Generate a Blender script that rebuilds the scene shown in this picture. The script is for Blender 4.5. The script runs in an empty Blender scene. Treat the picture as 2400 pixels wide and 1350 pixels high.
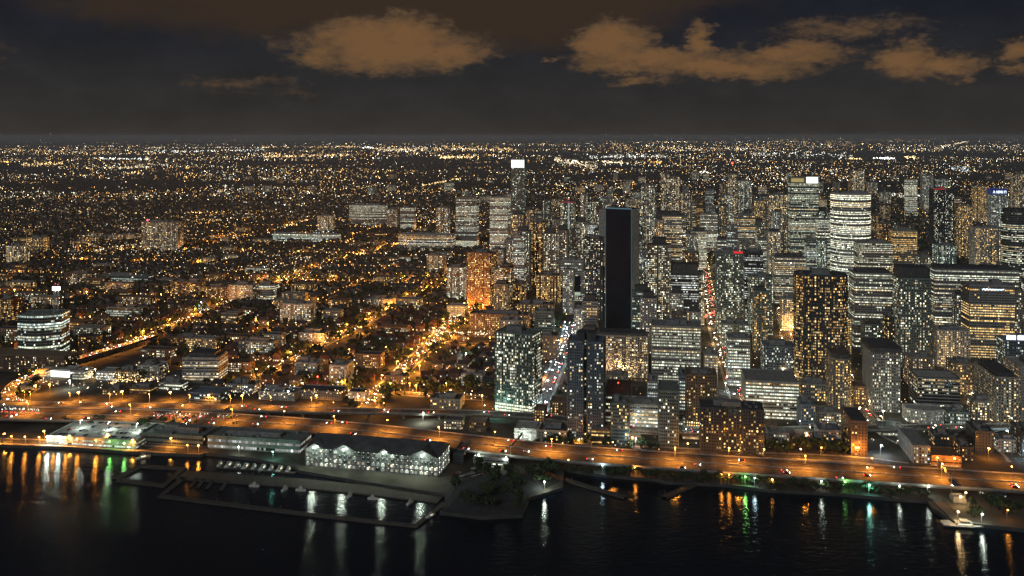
import bpy, math, random
import numpy as np
from mathutils import Vector, Matrix

random.seed(7)
RNG = np.random.default_rng(7)
SC = bpy.context.scene
COL = SC.collection
R = math.radians

# ------------------------------------------------------------------ camera, sky, front fill, exposure
F, HC, Y0 = 2078.0, 270.0, 318.0          # focal length in photo pixels, camera height, horizon row
cam_d = bpy.data.cameras.new('camera')
cam = bpy.data.objects.new('camera', cam_d)
COL.objects.link(cam)
cam.location = (0, 0, HC)
cam.rotation_euler = (R(90), 0, 0)
cam_d.sensor_width = 36.0
cam_d.lens = 36.0 * F / 2400.0
cam_d.shift_y = -(675.0 - Y0) / 2400.0
cam_d.clip_start = 1.0
cam_d.clip_end = 200000.0
SC.camera = cam

SC.view_settings.view_transform = 'Standard'
SC.view_settings.look = 'None'
SC.view_settings.exposure = 0.0
SC.view_settings.gamma = 1.0
cy = SC.cycles
cy.use_denoising = True
cy.denoiser = 'OPENIMAGEDENOISE'
cy.use_adaptive_sampling = True
cy.adaptive_threshold = 0.012
cy.adaptive_min_samples = 48
cy.max_bounces = 2
cy.diffuse_bounces = 1
cy.glossy_bounces = 1
cy.transmission_bounces = 1
cy.volume_bounces = 0
cy.transparent_max_bounces = 4
cy.sample_clamp_direct = 0.0
cy.sample_clamp_indirect = 1.5
cy.use_light_tree = True
cy.caustics_reflective = False
cy.caustics_refractive = False
SC.render.film_transparent = False
cy.filter_width = 1.5


class NT:
    """small helper to write node trees as expressions"""
    def __init__(self, tree):
        self.t = tree
    def n(self, typ, **kw):
        nd = self.t.nodes.new(typ)
        for k, v in kw.items():
            setattr(nd, k, v)
        return nd
    def link(self, a, b):
        self.t.links.new(a, b)
    def math(self, op, a, b=None, c=None, clamp=False):
        nd = self.n('ShaderNodeMath', operation=op)
        nd.use_clamp = clamp
        for i, x in enumerate((a, b, c)):
            if x is None:
                continue
            if isinstance(x, (int, float)):
                nd.inputs[i].default_value = x
            else:
                self.link(x, nd.inputs[i])
        return nd.outputs[0]
    def vec(self, op, a, b=None, c=None):
        nd = self.n('ShaderNodeVectorMath', operation=op)
        for i, x in enumerate((a, b, c)):
            if x is None:
                continue
            if isinstance(x, (tuple, list)):
                nd.inputs[i].default_value = x
            else:
                self.link(x, nd.inputs[i])
        return nd.outputs['Value'] if op in ('LENGTH', 'DOT_PRODUCT') else nd.outputs[0]
    def noise(self, v, scale, detail=2.0, rough=0.5):
        nd = self.n('ShaderNodeTexNoise')
        nd.inputs['Scale'].default_value = scale
        nd.inputs['Detail'].default_value = detail
        nd.inputs['Roughness'].default_value = rough
        if v is not None:
            self.link(v, nd.inputs['Vector'])
        return nd
    def mix(self, f, a, b):
        nd = self.n('ShaderNodeMix', data_type='RGBA')
        for sock, x in ((nd.inputs[0], f), (nd.inputs[6], a), (nd.inputs[7], b)):
            if isinstance(x, (int, float)):
                sock.default_value = x
            elif isinstance(x, (tuple, list)):
                sock.default_value = (*x[:3], 1.0)
            else:
                self.link(x, sock)
        return nd.outputs[2]
    def sstep(self, x, lo, hi):
        nd = self.n('ShaderNodeMapRange', interpolation_type='SMOOTHSTEP')
        self.link(x, nd.inputs[0])
        nd.inputs[1].default_value = lo
        nd.inputs[2].default_value = hi
        return nd.outputs[0]


def build_world():
    w = bpy.data.worlds.new('World')
    SC.world = w
    w.use_nodes = True
    w.node_tree.nodes.clear()
    T = NT(w.node_tree)
    tc = T.n('ShaderNodeTexCoord')
    sep = T.n('ShaderNodeSeparateXYZ')
    T.link(tc.outputs['Generated'], sep.inputs[0])
    x, y, z = sep.outputs
    az = T.math('ARCTAN2', x, y)
    hyp = T.math('SQRT', T.math('ADD', T.math('MULTIPLY', x, x), T.math('MULTIPLY', y, y)))
    el = T.math('DIVIDE', z, T.math('MAXIMUM', hyp, 0.02))
    comb = T.n('ShaderNodeCombineXYZ')
    T.link(az, comb.inputs[0]); T.link(el, comb.inputs[1])
    p = comb.outputs[0]
    st = T.vec('MULTIPLY', p, (1.0, 1.9, 1.0))
    n1 = T.noise(st, 16.0, 6.0, 0.62)
    n2 = T.noise(st, 75.0, 6.0, 0.68)
    w1 = T.vec('MULTIPLY', T.vec('SUBTRACT', n1.outputs['Color'], (.5, .5, .5)), (0.085, 0.036, 0))
    w2 = T.vec('MULTIPLY', T.vec('SUBTRACT', n2.outputs['Color'], (.5, .5, .5)), (0.042, 0.020, 0))
    q = T.vec('ADD', p, T.vec('ADD', w1, w2))
    # named banks of cloud: azimuth and elevation of centre and half sizes (radians / tangent)
    banks = [(915, 112, 215, 54, 1.0), (850, 85, 120, 46, 1.0), (960, 76, 100, 46, 1.0), (1055, 122, 95, 36, .9), (730, 132, 60, 24, .7),
             (1432, 96, 84, 50, 1.0), (1520, 138, 170, 32, .9), (1642, 100, 40, 46, .8), (1690, 158, 210, 26, .9), (1500, 187, 70, 13, .5),
             (1835, 130, 170, 22, .75), (1885, 118, 70, 26, .7), (2130, 140, 86, 38, .85), (2215, 156, 95, 24, .8), (1975, 70, 180, 24, .42),
             (2372, 118, 58, 24, .75), (2390, 160, 70, 12, .5), (1292, 138, 20, 9, .5), (560, 192, 130, 18, .25), (670, 212, 60, 16, .2),
             (2850, 130, 260, 40, .8), (-260, 120, 260, 40, .6)]
    m = None
    for (bx, by, rx, ry, amp) in banks:
        a0 = math.atan((bx - 1200) / F)
        e0 = (Y0 - by) / F * math.cos(a0)
        sx, sy = F / rx / math.cos(a0) ** 2 / 1.1, F / ry / 1.1
        d = T.vec('MULTIPLY', T.vec('SUBTRACT', q, (a0, e0, 0)), (sx, sy, 0))
        v = T.math('MULTIPLY_ADD', T.vec('LENGTH', d), -amp, amp * 1.22)
        m = v if m is None else T.math('MAXIMUM', m, v)
    n3 = T.noise(st, 55.0, 6.0, 0.66)
    m = T.math('ADD', m, T.math('MULTIPLY', T.math('SUBTRACT', n3.outputs['Fac'], 0.5), 0.95))
    dens = T.sstep(m, 0.0, 0.46)
    # the same broken cloud carries on above and beside the picture
    n4 = T.noise(T.vec('MULTIPLY', p, (1.0, 1.4, 1)), 3.2, 5.0, 0.6)
    up = T.math('MULTIPLY', T.sstep(n4.outputs['Fac'], 0.50, 0.68), T.sstep(el, 0.155, 0.24))
    dens = T.math('MAXIMUM', dens, T.math('MULTIPLY', up, 0.7))
    # thin brown veil high up
    n5 = T.noise(T.vec('MULTIPLY', p, (1.0, 2.6, 1)), 5.0, 5.0, 0.6)
    a0 = math.atan((1000 - 1200) / F)
    vd = T.vec('LENGTH', T.vec('MULTIPLY', T.vec('SUBTRACT', q, (a0, (Y0 + 10) / F, 0)), (F / 900, F / 150, 0)))
    veil = T.math('MULTIPLY', T.sstep(T.math('ADD', T.math('MULTIPLY', vd, -1.0), T.math('ADD', n5.outputs['Fac'], 0.55)), 0.0, 0.5), 1.0)
    nz = T.noise(st, 9.0, 8.0, 0.68)
    # base of the night sky: city glow close to the horizon, blue black higher up
    g = T.sstep(el, 0.0, 0.15)
    base = T.mix(g, (0.0310, 0.0285, 0.0260), (0.0120, 0.0142, 0.0205))
    mott = T.math('MULTIPLY_ADD', nz.outputs['Fac'], 1.1, 0.45)
    base = T.mix(1.0, base, base)
    bb = T.vec('MULTIPLY', base, (1, 1, 1))
    sc = T.n('ShaderNodeVectorMath', operation='SCALE')
    T.link(bb, sc.inputs[0]); T.link(mott, sc.inputs[3])
    sky1 = T.mix(T.math('MULTIPLY', veil, 0.85), sc.outputs[0], (0.042, 0.0265, 0.0160))
    ccol = T.mix(T.sstep(T.math('ADD', m, T.math('MULTIPLY', T.math('SUBTRACT', n1.outputs['Fac'], .5), .5)), 0.1, 1.0), (0.070, 0.047, 0.031), (0.175, 0.092, 0.039))
    sky2 = T.mix(T.math('MULTIPLY', dens, 0.92), sky1, ccol)
    # dusk sky far below the horizon adds a trace of blue
    ns = T.n('ShaderNodeTexSky', sky_type='NISHITA')
    ns.sun_disc = False
    ns.sun_elevation = R(-4.0)
    ns.sun_rotation = R(200.0)
    ns.altitude = 300
    nsv = T.n('ShaderNodeVectorMath', operation='SCALE')
    T.link(ns.outputs[0], nsv.inputs[0]); nsv.inputs[3].default_value = 0.06
    tot = T.vec('ADD', sky2, nsv.outputs[0])
    below = T.sstep(z, -0.02, 0.0)
    tot2 = T.mix(below, (0.016, 0.0145, 0.0125), tot)
    bg = T.n('ShaderNodeBackground')
    T.link(tot2, bg.inputs[0])
    bg.inputs[1].default_value = 1.0
    out = T.n('ShaderNodeOutputWorld')
    T.link(bg.outputs[0], out.inputs[0])
    w.cycles.sampling_method = 'MANUAL'
    w.cycles.sample_map_resolution = 256


build_world()
sun_d = bpy.data.lights.new('front_fill', 'SUN')  # soft sun behind the camera, added to fill the dark facades
sun_d.energy = 0.58
sun_d.angle = R(25)
sun_d.color = (0.92, 0.97, 1.0)
sun = bpy.data.objects.new('front_fill', sun_d)
sun.rotation_euler = (R(63), 0, R(-24))
COL.objects.link(sun)

# ------------------------------------------------------------------ helpers
GRID = R(9.6)
GZ = 2.0                                   # street level above the water


def G(px, py, z=GZ):
    d = F * (HC - z) / (py - Y0)
    return Vector(((px - 1200) * d / F, d, z))


def tag(o, label=None, cat=None, group=None, kind=None):
    if label: o['label'] = label
    if cat: o['category'] = cat
    if group: o['group'] = group
    if kind: o['kind'] = kind
    return o


def empty(name, loc=(0, 0, 0), rz=0.0):
    o = bpy.data.objects.new(name, None)
    o.location = loc
    o.rotation_euler = (0, 0, rz)
    o.empty_display_size = 1
    COL.objects.link(o)
    return o


def link(name, me, parent=None, loc=None, rz=None):
    o = bpy.data.objects.new(name, me)
    COL.objects.link(o)
    if parent is not None:
        o.parent = parent
    if loc is not None:
        o.location = loc
    if rz is not None:
        o.rotation_euler = (0, 0, rz)
    return o


class MB:
    """collects quads (numpy) and n-gons, writes one mesh"""
    def __init__(self):
        self.V, self.Gl, self.M, self.N = [], [], [], []
        self.nv, self.nm, self.ng = [], [], []
        self.count = 0
    def quads(self, V, glow=None, mat=0):
        V = np.asarray(V, float).reshape(-1, 4, 3)
        n = len(V)
        if n == 0:
            return
        self.V.append(V.reshape(-1, 3))
        if glow is None:
            g = np.zeros((n * 4, 3))
        else:
            g = np.repeat(np.broadcast_to(np.asarray(glow, float), (n, 3)), 4, axis=0)
        self.Gl.append(g)
        self.M.append(np.full(n, mat))
        self.count += n
    def ngon(self, pts, mat=0, glow=(0, 0, 0)):
        self.N.append(([tuple(p) for p in pts], mat, glow))
    def box(self, x0, x1, y0, y1, z0, z1, mat=0, glow=None, bottom=True):
        c = np.array([[x0, y0, z0], [x1, y0, z0], [x1, y1, z0], [x0, y1, z0], [x0, y0, z1], [x1, y0, z1], [x1, y1, z1], [x0, y1, z1]], float)
        fs = [[0, 1, 5, 4], [1, 2, 6, 5], [2, 3, 7, 6], [3, 0, 4, 7], [4, 5, 6, 7]]
        if bottom:
            fs.append([3, 2, 1, 0])
        self.quads(c[np.array(fs)], glow, mat)
    def xbox(self, c, u, v, w, mat=0, glow=None):
        """box from centre and three half vectors"""
        c, u, v, w = (np.asarray(a, float) for a in (c, u, v, w))
        k = np.array([c - u - v - w, c + u - v - w, c + u + v - w, c - u + v - w, c - u - v + w, c + u - v + w, c + u + v + w, c - u + v + w])
        self.quads(k[np.array([[0, 1, 5, 4], [1, 2, 6, 5], [2, 3, 7, 6], [3, 0, 4, 7], [4, 5, 6, 7], [3, 2, 1, 0]])], glow, mat)
    def prism(self, poly, z0, z1, mat=0, top=True, bottom=False, glow=None):
        P = np.asarray(poly, float)
        Q = np.roll(P, -1, axis=0)
        n = len(P)
        V = np.zeros((n, 4, 3))
        V[:, 0, :2] = P; V[:, 1, :2] = Q; V[:, 2, :2] = Q; V[:, 3, :2] = P
        V[:, 0:2, 2] = z0; V[:, 2:4, 2] = z1
        self.quads(V, glow, mat)
        if top:
            self.ngon([(a, b, z1) for a, b in P], mat, glow if glow is not None else (0, 0, 0))
        if bottom:
            self.ngon([(a, b, z0) for a, b in P[::-1]], mat, glow if glow is not None else (0, 0, 0))
    def tube(self, pts, rads, n=6, mat=0, glow=None):
        pts = [Vector(p) for p in pts]
        rings = []
        for i, p in enumerate(pts):
            d = (pts[min(i + 1, len(pts) - 1)] - pts[max(i - 1, 0)]).normalized()
            a = d.orthogonal().normalized(); b = d.cross(a)
            rings.append([p + (a * math.cos(t) + b * math.sin(t)) * rads[i] for t in [2 * math.pi * k / n for k in range(n)]])
        for A, B in zip(rings[:-1], rings[1:]):
            self.quads([[A[k], A[(k + 1) % n], B[(k + 1) % n], B[k]] for k in range(n)], glow, mat)
        self.ngon(rings[-1], mat, glow if glow is not None else (0, 0, 0))
    def mesh(self, name, mats):
        me = bpy.data.meshes.new(name)
        V = np.concatenate(self.V) if self.V else np.zeros((0, 3))
        g = np.concatenate(self.Gl) if self.Gl else np.zeros((0, 3))
        mi = np.concatenate(self.M) if self.M else np.zeros(0, int)
        nq = len(V) // 4
        verts = V.tolist()
        faces = np.arange(nq * 4).reshape(-1, 4).tolist()
        glow, mi = g.tolist(), mi.tolist()
        for pts, m, gl in self.N:
            k = len(verts)
            verts += pts
            glow += [list(gl)] * len(pts)
            faces.append(list(range(k, k + len(pts))))
            mi.append(m)
        me.from_pydata(verts, [], faces)
        for m in mats:
            me.materials.append(m)
        if len(mats) > 1:
            me.polygons.foreach_set('material_index', np.array(mi, dtype=np.int32))
        ga = np.array(glow, dtype=np.float32).reshape(-1, 3)
        if len(ga) and ga.max() > 0:
            at = me.attributes.new('glow', 'FLOAT_COLOR', 'POINT')
            at.data.foreach_set('color', np.concatenate([ga, np.ones((len(ga), 1), np.float32)], axis=1).ravel())
        me.update()
        return me
    def build(self, name, mats, parent=None, loc=None, rz=None):
        if not isinstance(mats, (list, tuple)):
            mats = [mats]
        return link(name, self.mesh(name, mats), parent, loc, rz)


# ------------------------------------------------------------------ materials
MATS = {}


def surf(name, col, rough=0.8, var=0.25, scale=0.35, metal=0.0, spec=0.3, col2=None, streak=False):
    if name in MATS:
        return MATS[name]
    m = bpy.data.materials.new(name)
    m.use_nodes = True
    T = NT(m.node_tree)
    b = m.node_tree.nodes['Principled BSDF']
    tc = T.n('ShaderNodeTexCoord')
    v = tc.outputs['Object']
    if streak:
        v = T.vec('MULTIPLY', v, (1, 1, 0.12))
    n = T.noise(v, scale, 4.0, 0.65)
    dark = tuple(c * (1 - var) for c in col)
    lite = tuple(c * (1 + var) for c in (col2 or col))
    T.link(T.mix(T.sstep(n.outputs['Fac'], 0.3, 0.7), dark, lite), b.inputs['Base Color'])
    b.inputs['Roughness'].default_value = rough
    b.inputs['Metallic'].default_value = metal
    b.inputs['Specular IOR Level'].default_value = spec
    MATS[name] = m
    return m


def glowmat(name, strength=1.0, base=(0.02, 0.022, 0.025), rough=0.15, sampling='NONE'):
    if name in MATS:
        return MATS[name]
    m = bpy.data.materials.new(name)
    m.use_nodes = True
    T = NT(m.node_tree)
    b = m.node_tree.nodes['Principled BSDF']
    a = T.n('ShaderNodeAttribute', attribute_name='glow')
    b.inputs['Base Color'].default_value = (*base, 1)
    b.inputs['Roughness'].default_value = rough
    T.link(a.outputs['Color'], b.inputs['Emission Color'])
    b.inputs['Emission Strength'].default_value = strength
    m.cycles.emission_sampling = sampling
    MATS[name] = m
    return m


def lampmat(name, col, strength):
    if name in MATS:
        return MATS[name]
    m = bpy.data.materials.new(name)
    m.use_nodes = True
    b = m.node_tree.nodes['Principled BSDF']
    b.inputs['Base Color'].default_value = (*col, 1)
    b.inputs['Emission Color'].default_value = (*col, 1)
    b.inputs['Emission Strength'].default_value = strength
    m.cycles.emission_sampling = 'NONE'
    MATS[name] = m
    return m


WIN = glowmat('lit_glazing')
surf('concrete_grey', (0.30, 0.30, 0.28), streak=True)
surf('concrete_warm', (0.34, 0.30, 0.24), streak=True)
surf('concrete_pale', (0.46, 0.45, 0.41), streak=True)
surf('concrete_brown', (0.22, 0.15, 0.10), streak=True)
surf('brick_orange', (0.30, 0.16, 0.08), streak=True)
surf('steel_green', (0.20, 0.24, 0.21), 0.55, streak=True)
surf('steel_blue', (0.16, 0.20, 0.24), 0.5, streak=True)
surf('metal_dark', (0.075, 0.08, 0.085), 0.5, streak=True)
surf('roof_dark', (0.085, 0.088, 0.092), 0.9, scale=0.15)
surf('roof_mid', (0.16, 0.16, 0.155), 0.9, scale=0.15)
surf('plant_grey', (0.24, 0.24, 0.23), 0.8)
surf('asphalt', (0.075, 0.072, 0.068), 0.85, scale=0.12)
surf('deck_concrete', (0.12, 0.105, 0.088), 0.8, scale=0.08)
surf('parapet', (0.30, 0.28, 0.25), 0.8)
surf('paint_white', (0.75, 0.75, 0.72), 0.7, var=0.1)
surf('quay', (0.075, 0.075, 0.07), 0.9, scale=0.1)
surf('dock_wood', (0.10, 0.085, 0.07), 0.8, scale=0.3)
surf('tile_red', (0.10, 0.05, 0.035), 0.9)
surf('tile_grey', (0.055, 0.055, 0.058), 0.9)
surf('plaster', (0.17, 0.15, 0.125), 0.9)
surf('brick_house', (0.20, 0.11, 0.075), 0.9)
surf('bark', (0.05, 0.038, 0.028), 0.95)
surf('leaf_dark', (0.030, 0.045, 0.020), 0.8, var=0.5, scale=0.9, col2=(0.05, 0.075, 0.03))
surf('leaf_mid', (0.036, 0.056, 0.022), 0.8, var=0.5, scale=0.9, col2=(0.055, 0.08, 0.03))
surf('mast_metal', (0.30, 0.30, 0.29), 0.5, metal=0.3)
surf('rubber', (0.02, 0.02, 0.02), 0.9)
surf('rock', (0.055, 0.055, 0.058), 0.95, scale=0.2)
for nm, c in (('car_white', (.75, .75, .73)), ('car_silver', (.42, .43, .44)), ('car_black', (.02, .02, .022)), ('car_red', (.35, .03, .02)), ('car_blue', (.04, .07, .18))):
    surf(nm, c, 0.3, var=0.05, spec=0.6)
surf('car_glass', (0.02, 0.025, 0.03), 0.1, var=0.1, spec=0.8)
surf('black_glass', (0.006, 0.013, 0.026), 0.45, var=0.3, scale=0.05, spec=0.12)
surf('black_line', (0.014, 0.022, 0.036), 0.5, var=0.3, scale=0.05, spec=0.15)
surf('edge_metal', (0.38, 0.45, 0.48), 0.4)

PAL = {
    'fluo': [((0.90, 0.96, 0.70), 5), ((1.0, 0.92, 0.66), 4), ((0.84, 0.95, 0.78), 2), ((1.0, 0.74, 0.36), 1)],
    'cold': [((0.80, 0.95, 0.84), 5), ((0.88, 0.96, 0.68), 3), ((0.98, 0.93, 0.70), 2)],
    'home': [((1.0, 0.74, 0.36), 4), ((1.0, 0.86, 0.58), 4), ((1.0, 0.60, 0.20), 2), ((0.85, 0.95, 0.85), 1)],
    'mix': [((1.0, 0.82, 0.50), 3), ((0.94, 0.95, 0.70), 4), ((0.82, 0.95, 0.86), 1), ((1.0, 0.62, 0.22), 1)],
    'gold': [((1.0, 0.62, 0.20), 5), ((1.0, 0.74, 0.34), 3), ((1.0, 0.5, 0.12), 2)],
    'orange': [((1.0, 0.50, 0.12), 5), ((1.0, 0.66, 0.26), 3), ((1.0, 0.82, 0.5), 1)],
    'white': [((0.95, 0.98, 0.88), 5), ((0.88, 0.97, 1.0), 2)],
    'red': [((1.0, 0.10, 0.05), 3), ((1.0, 0.6, 0.3), 3)],
}


def colours(pal, shape, rng):
    cols = np.array([c for c, w in PAL[pal]]); w = np.array([w for c, w in PAL[pal]], float)
    return cols[rng.choice(len(cols), size=shape, p=w / w.sum())]


def pattern(nf, nb, kind, lit, pal, gain, rng):
    """light of every window, floor by bay"""
    ky, kx = 5, 6
    coarse = rng.random((nf // ky + 2, nb // kx + 2))
    fld = coarse.repeat(ky, axis=0)[:nf].repeat(kx, axis=1)[:, :nb]
    fld2 = rng.random((nf // 2 + 2, nb // 3 + 2)).repeat(2, axis=0)[:nf].repeat(3, axis=1)[:, :nb]
    if kind == 'band':
        pf = rng.choice([min(1, lit * 1.4), lit * 0.95, lit * 0.35], size=nf, p=[.46, .26, .28])
        tone = colours(pal, (nf,), rng)[:, None, :]
        run = rng.random((nf, nb // 3 + 2)).repeat(3, axis=1)[:, :nb]
        on = (0.45 * run + 0.30 * rng.random((nf, nb)) + .25 * fld) < pf[:, None]
        br = np.exp(rng.normal(-0.35, 0.55, (nf, nb))) * np.exp(rng.normal(0, 0.3, (nf, 1)))
        g = tone * br[..., None] * on[..., None]
        other = rng.random((nf, nb)) < 0.25
        g = np.where((other & on)[..., None], colours(pal, (nf, nb), rng) * br[..., None], g)
    else:
        p = lit * (.35 + .75 * fld + .55 * fld2) * np.clip(rng.normal(1, .5, (1, nb)), .05, 2.0)
        on = rng.random((nf, nb)) < p
        br = np.exp(rng.normal(-0.6, 0.85, (nf, nb)))
        g = colours(pal, (nf, nb), rng) * np.minimum(br, 4)[..., None] * on[..., None]
    return g * gain


def offset(poly, o):
    P = np.asarray(poly, float)
    A = P - np.roll(P, 1, axis=0); B = np.roll(P, -1, axis=0) - P
    na = np.stack([A[:, 1], -A[:, 0]], 1); na /= np.linalg.norm(na, axis=1)[:, None]
    nb = np.stack([B[:, 1], -B[:, 0]], 1); nb /= np.linalg.norm(nb, axis=1)[:, None]
    m = na + nb
    m /= (1 + (na * nb).sum(1))[:, None]
    return P + m * o


def facade(mw, poly, z0, nf, fh, bay, ww, wh, kind, lit, pal, gain, rng, faces_cam, sill=0.22, bright_low=0):
    """window quads on the camera-side edges; returns bay corner points for piers"""
    P = np.asarray(poly, float); Q = np.roll(P, -1, axis=0)
    L = np.linalg.norm(Q - P, axis=1)
    keep = [i for i in range(len(P)) if faces_cam(((Q[i] - P[i])[1] / L[i], -(Q[i] - P[i])[0] / L[i]))]
    nbs = [max(1, int(round(L[i] / bay))) for i in keep]
    if not keep:
        return []
    pat = pattern(nf, sum(nbs), kind, lit, pal, gain, rng)
    if bright_low:
        pat[:bright_low] = colours(pal, (min(bright_low, nf), sum(nbs)), rng) * gain * 1.5 * np.exp(rng.normal(0, .3, (min(bright_low, nf), sum(nbs), 1)))
    piers, k = [], 0
    for i, nb in zip(keep, nbs):
        e = (Q[i] - P[i]) / L[i]; n = np.array([e[1], -e[0]])
        bw = L[i] / nb
        c = (np.arange(nb) + .5) * bw
        a = P[i] + n * 0.07
        zz = z0 + np.arange(nf) * fh + fh * sill
        hw = ww * bw / 2
        V = np.zeros((nf, nb, 4, 3))
        for j, (s, t) in enumerate(((-1, 0), (1, 0), (1, 1), (-1, 1))):
            xy = a[None, :] + (c + s * hw)[:, None] * e[None, :]
            V[:, :, j, 0] = xy[None, :, 0]; V[:, :, j, 1] = xy[None, :, 1]
            V[:, :, j, 2] = (zz + t * fh * wh)[:, None]
        mw.quads(V.reshape(-1, 4, 3), pat[:, k:k + nb].reshape(-1, 3))
        k += nb
        piers.append((P[i], e, n, bw, nb))
    return piers


STY = {
    'office': dict(fh=3.6, bay=2.2, ww=.70, wh=.42, slab=.30, slabh=1.1, pier=.36, pierw=.55, every=4, kind='band', lit=.62, pal='fluo', wall='concrete_grey', gain=.95),
    'bands':  dict(fh=3.6, bay=2.4, ww=.84, wh=.40, slab=.55, slabh=1.4, pier=0, pierw=0, every=0, kind='band', lit=.68, pal='fluo', wall='concrete_pale', gain=.95),
    'resi':   dict(fh=3.0, bay=2.4, ww=.50, wh=.48, slab=.70, slabh=.32, pier=.30, pierw=.45, every=2, kind='rand', lit=.46, pal='home', wall='concrete_warm', gain=1.5),
    'grid':   dict(fh=3.1, bay=2.6, ww=.52, wh=.48, slab=.30, slabh=.75, pier=.42, pierw=.75, every=1, kind='rand', lit=.52, pal='mix', wall='concrete_pale', gain=1.35),
    'glass':  dict(fh=3.4, bay=2.1, ww=.62, wh=.52, slab=.12, slabh=.6, pier=.30, pierw=.5, every=3, kind='rand', lit=.38, pal='mix', wall='steel_green', gain=1.15),
    'punch':  dict(fh=3.1, bay=2.8, ww=.40, wh=.44, slab=0, slabh=0, pier=0, pierw=0, every=0, kind='rand', lit=.5, pal='orange', wall='brick_orange', gain=1.7),
    'fins':   dict(fh=3.4, bay=2.4, ww=.52, wh=.5, slab=.05, slabh=.5, pier=.7, pierw=.6, every=1, kind='rand', lit=.38, pal='mix', wall='concrete_pale', gain=1.2),
    'blank':  dict(fh=3.7, bay=3.0, ww=.9, wh=.7, slab=.07, slabh=.4, pier=0, pierw=0, every=1, kind='rand', lit=.0, pal='cold', wall='black_glass', slabmat='black_line', gain=.2),
}
FOOT = []                                   # footprints: x, y, radius
NB = 0


def plan_poly(plan, w, d):
    x0, x1 = -w / 2, w / 2
    if plan == 'box':
        return [(x0, 0), (x1, 0), (x1, d), (x0, d)]
    if plan == 'chamfer':
        c = min(w, d) * .22
        return [(x0 + c, 0), (x1 - c, 0), (x1, c), (x1, d - c), (x1 - c, d), (x0 + c, d), (x0, d - c), (x0, c)]
    if plan == 'oval':
        return [(w / 2 * math.sin(t), d / 2 - d / 2 * math.cos(t)) for t in [2 * math.pi * k / 28 for k in range(28)]]
    if plan == 'bow':                       # flat back, curved front
        k = 10
        pts = [(x0 + w * i / k, d * .42 * (1 - math.cos((i / k - .5) * 2.3)) ) for i in range(k + 1)]
        return pts + [(x1, d), (x0, d)]
    if plan == 'notch':                     # deep slot in the front
        a = w * .07
        return [(x0, 0), (-a, 0), (-a, d * .5), (a, d * .5), (a, -1.5), (x1, -1.5), (x1, d), (x0, d)]
    if plan == 'ushape':
        a = w * .17
        return [(x0, 0), (-a, 0), (-a, d * .45), (a, d * .45), (a, 0), (x1, 0), (x1, d), (x0, d)]
    if plan == 'lshape':
        return [(x0, 0), (x0 + w * .45, 0), (x0 + w * .45, d * .4), (x1, d * .4), (x1, d), (x0, d)]
    raise ValueError(plan)


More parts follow.
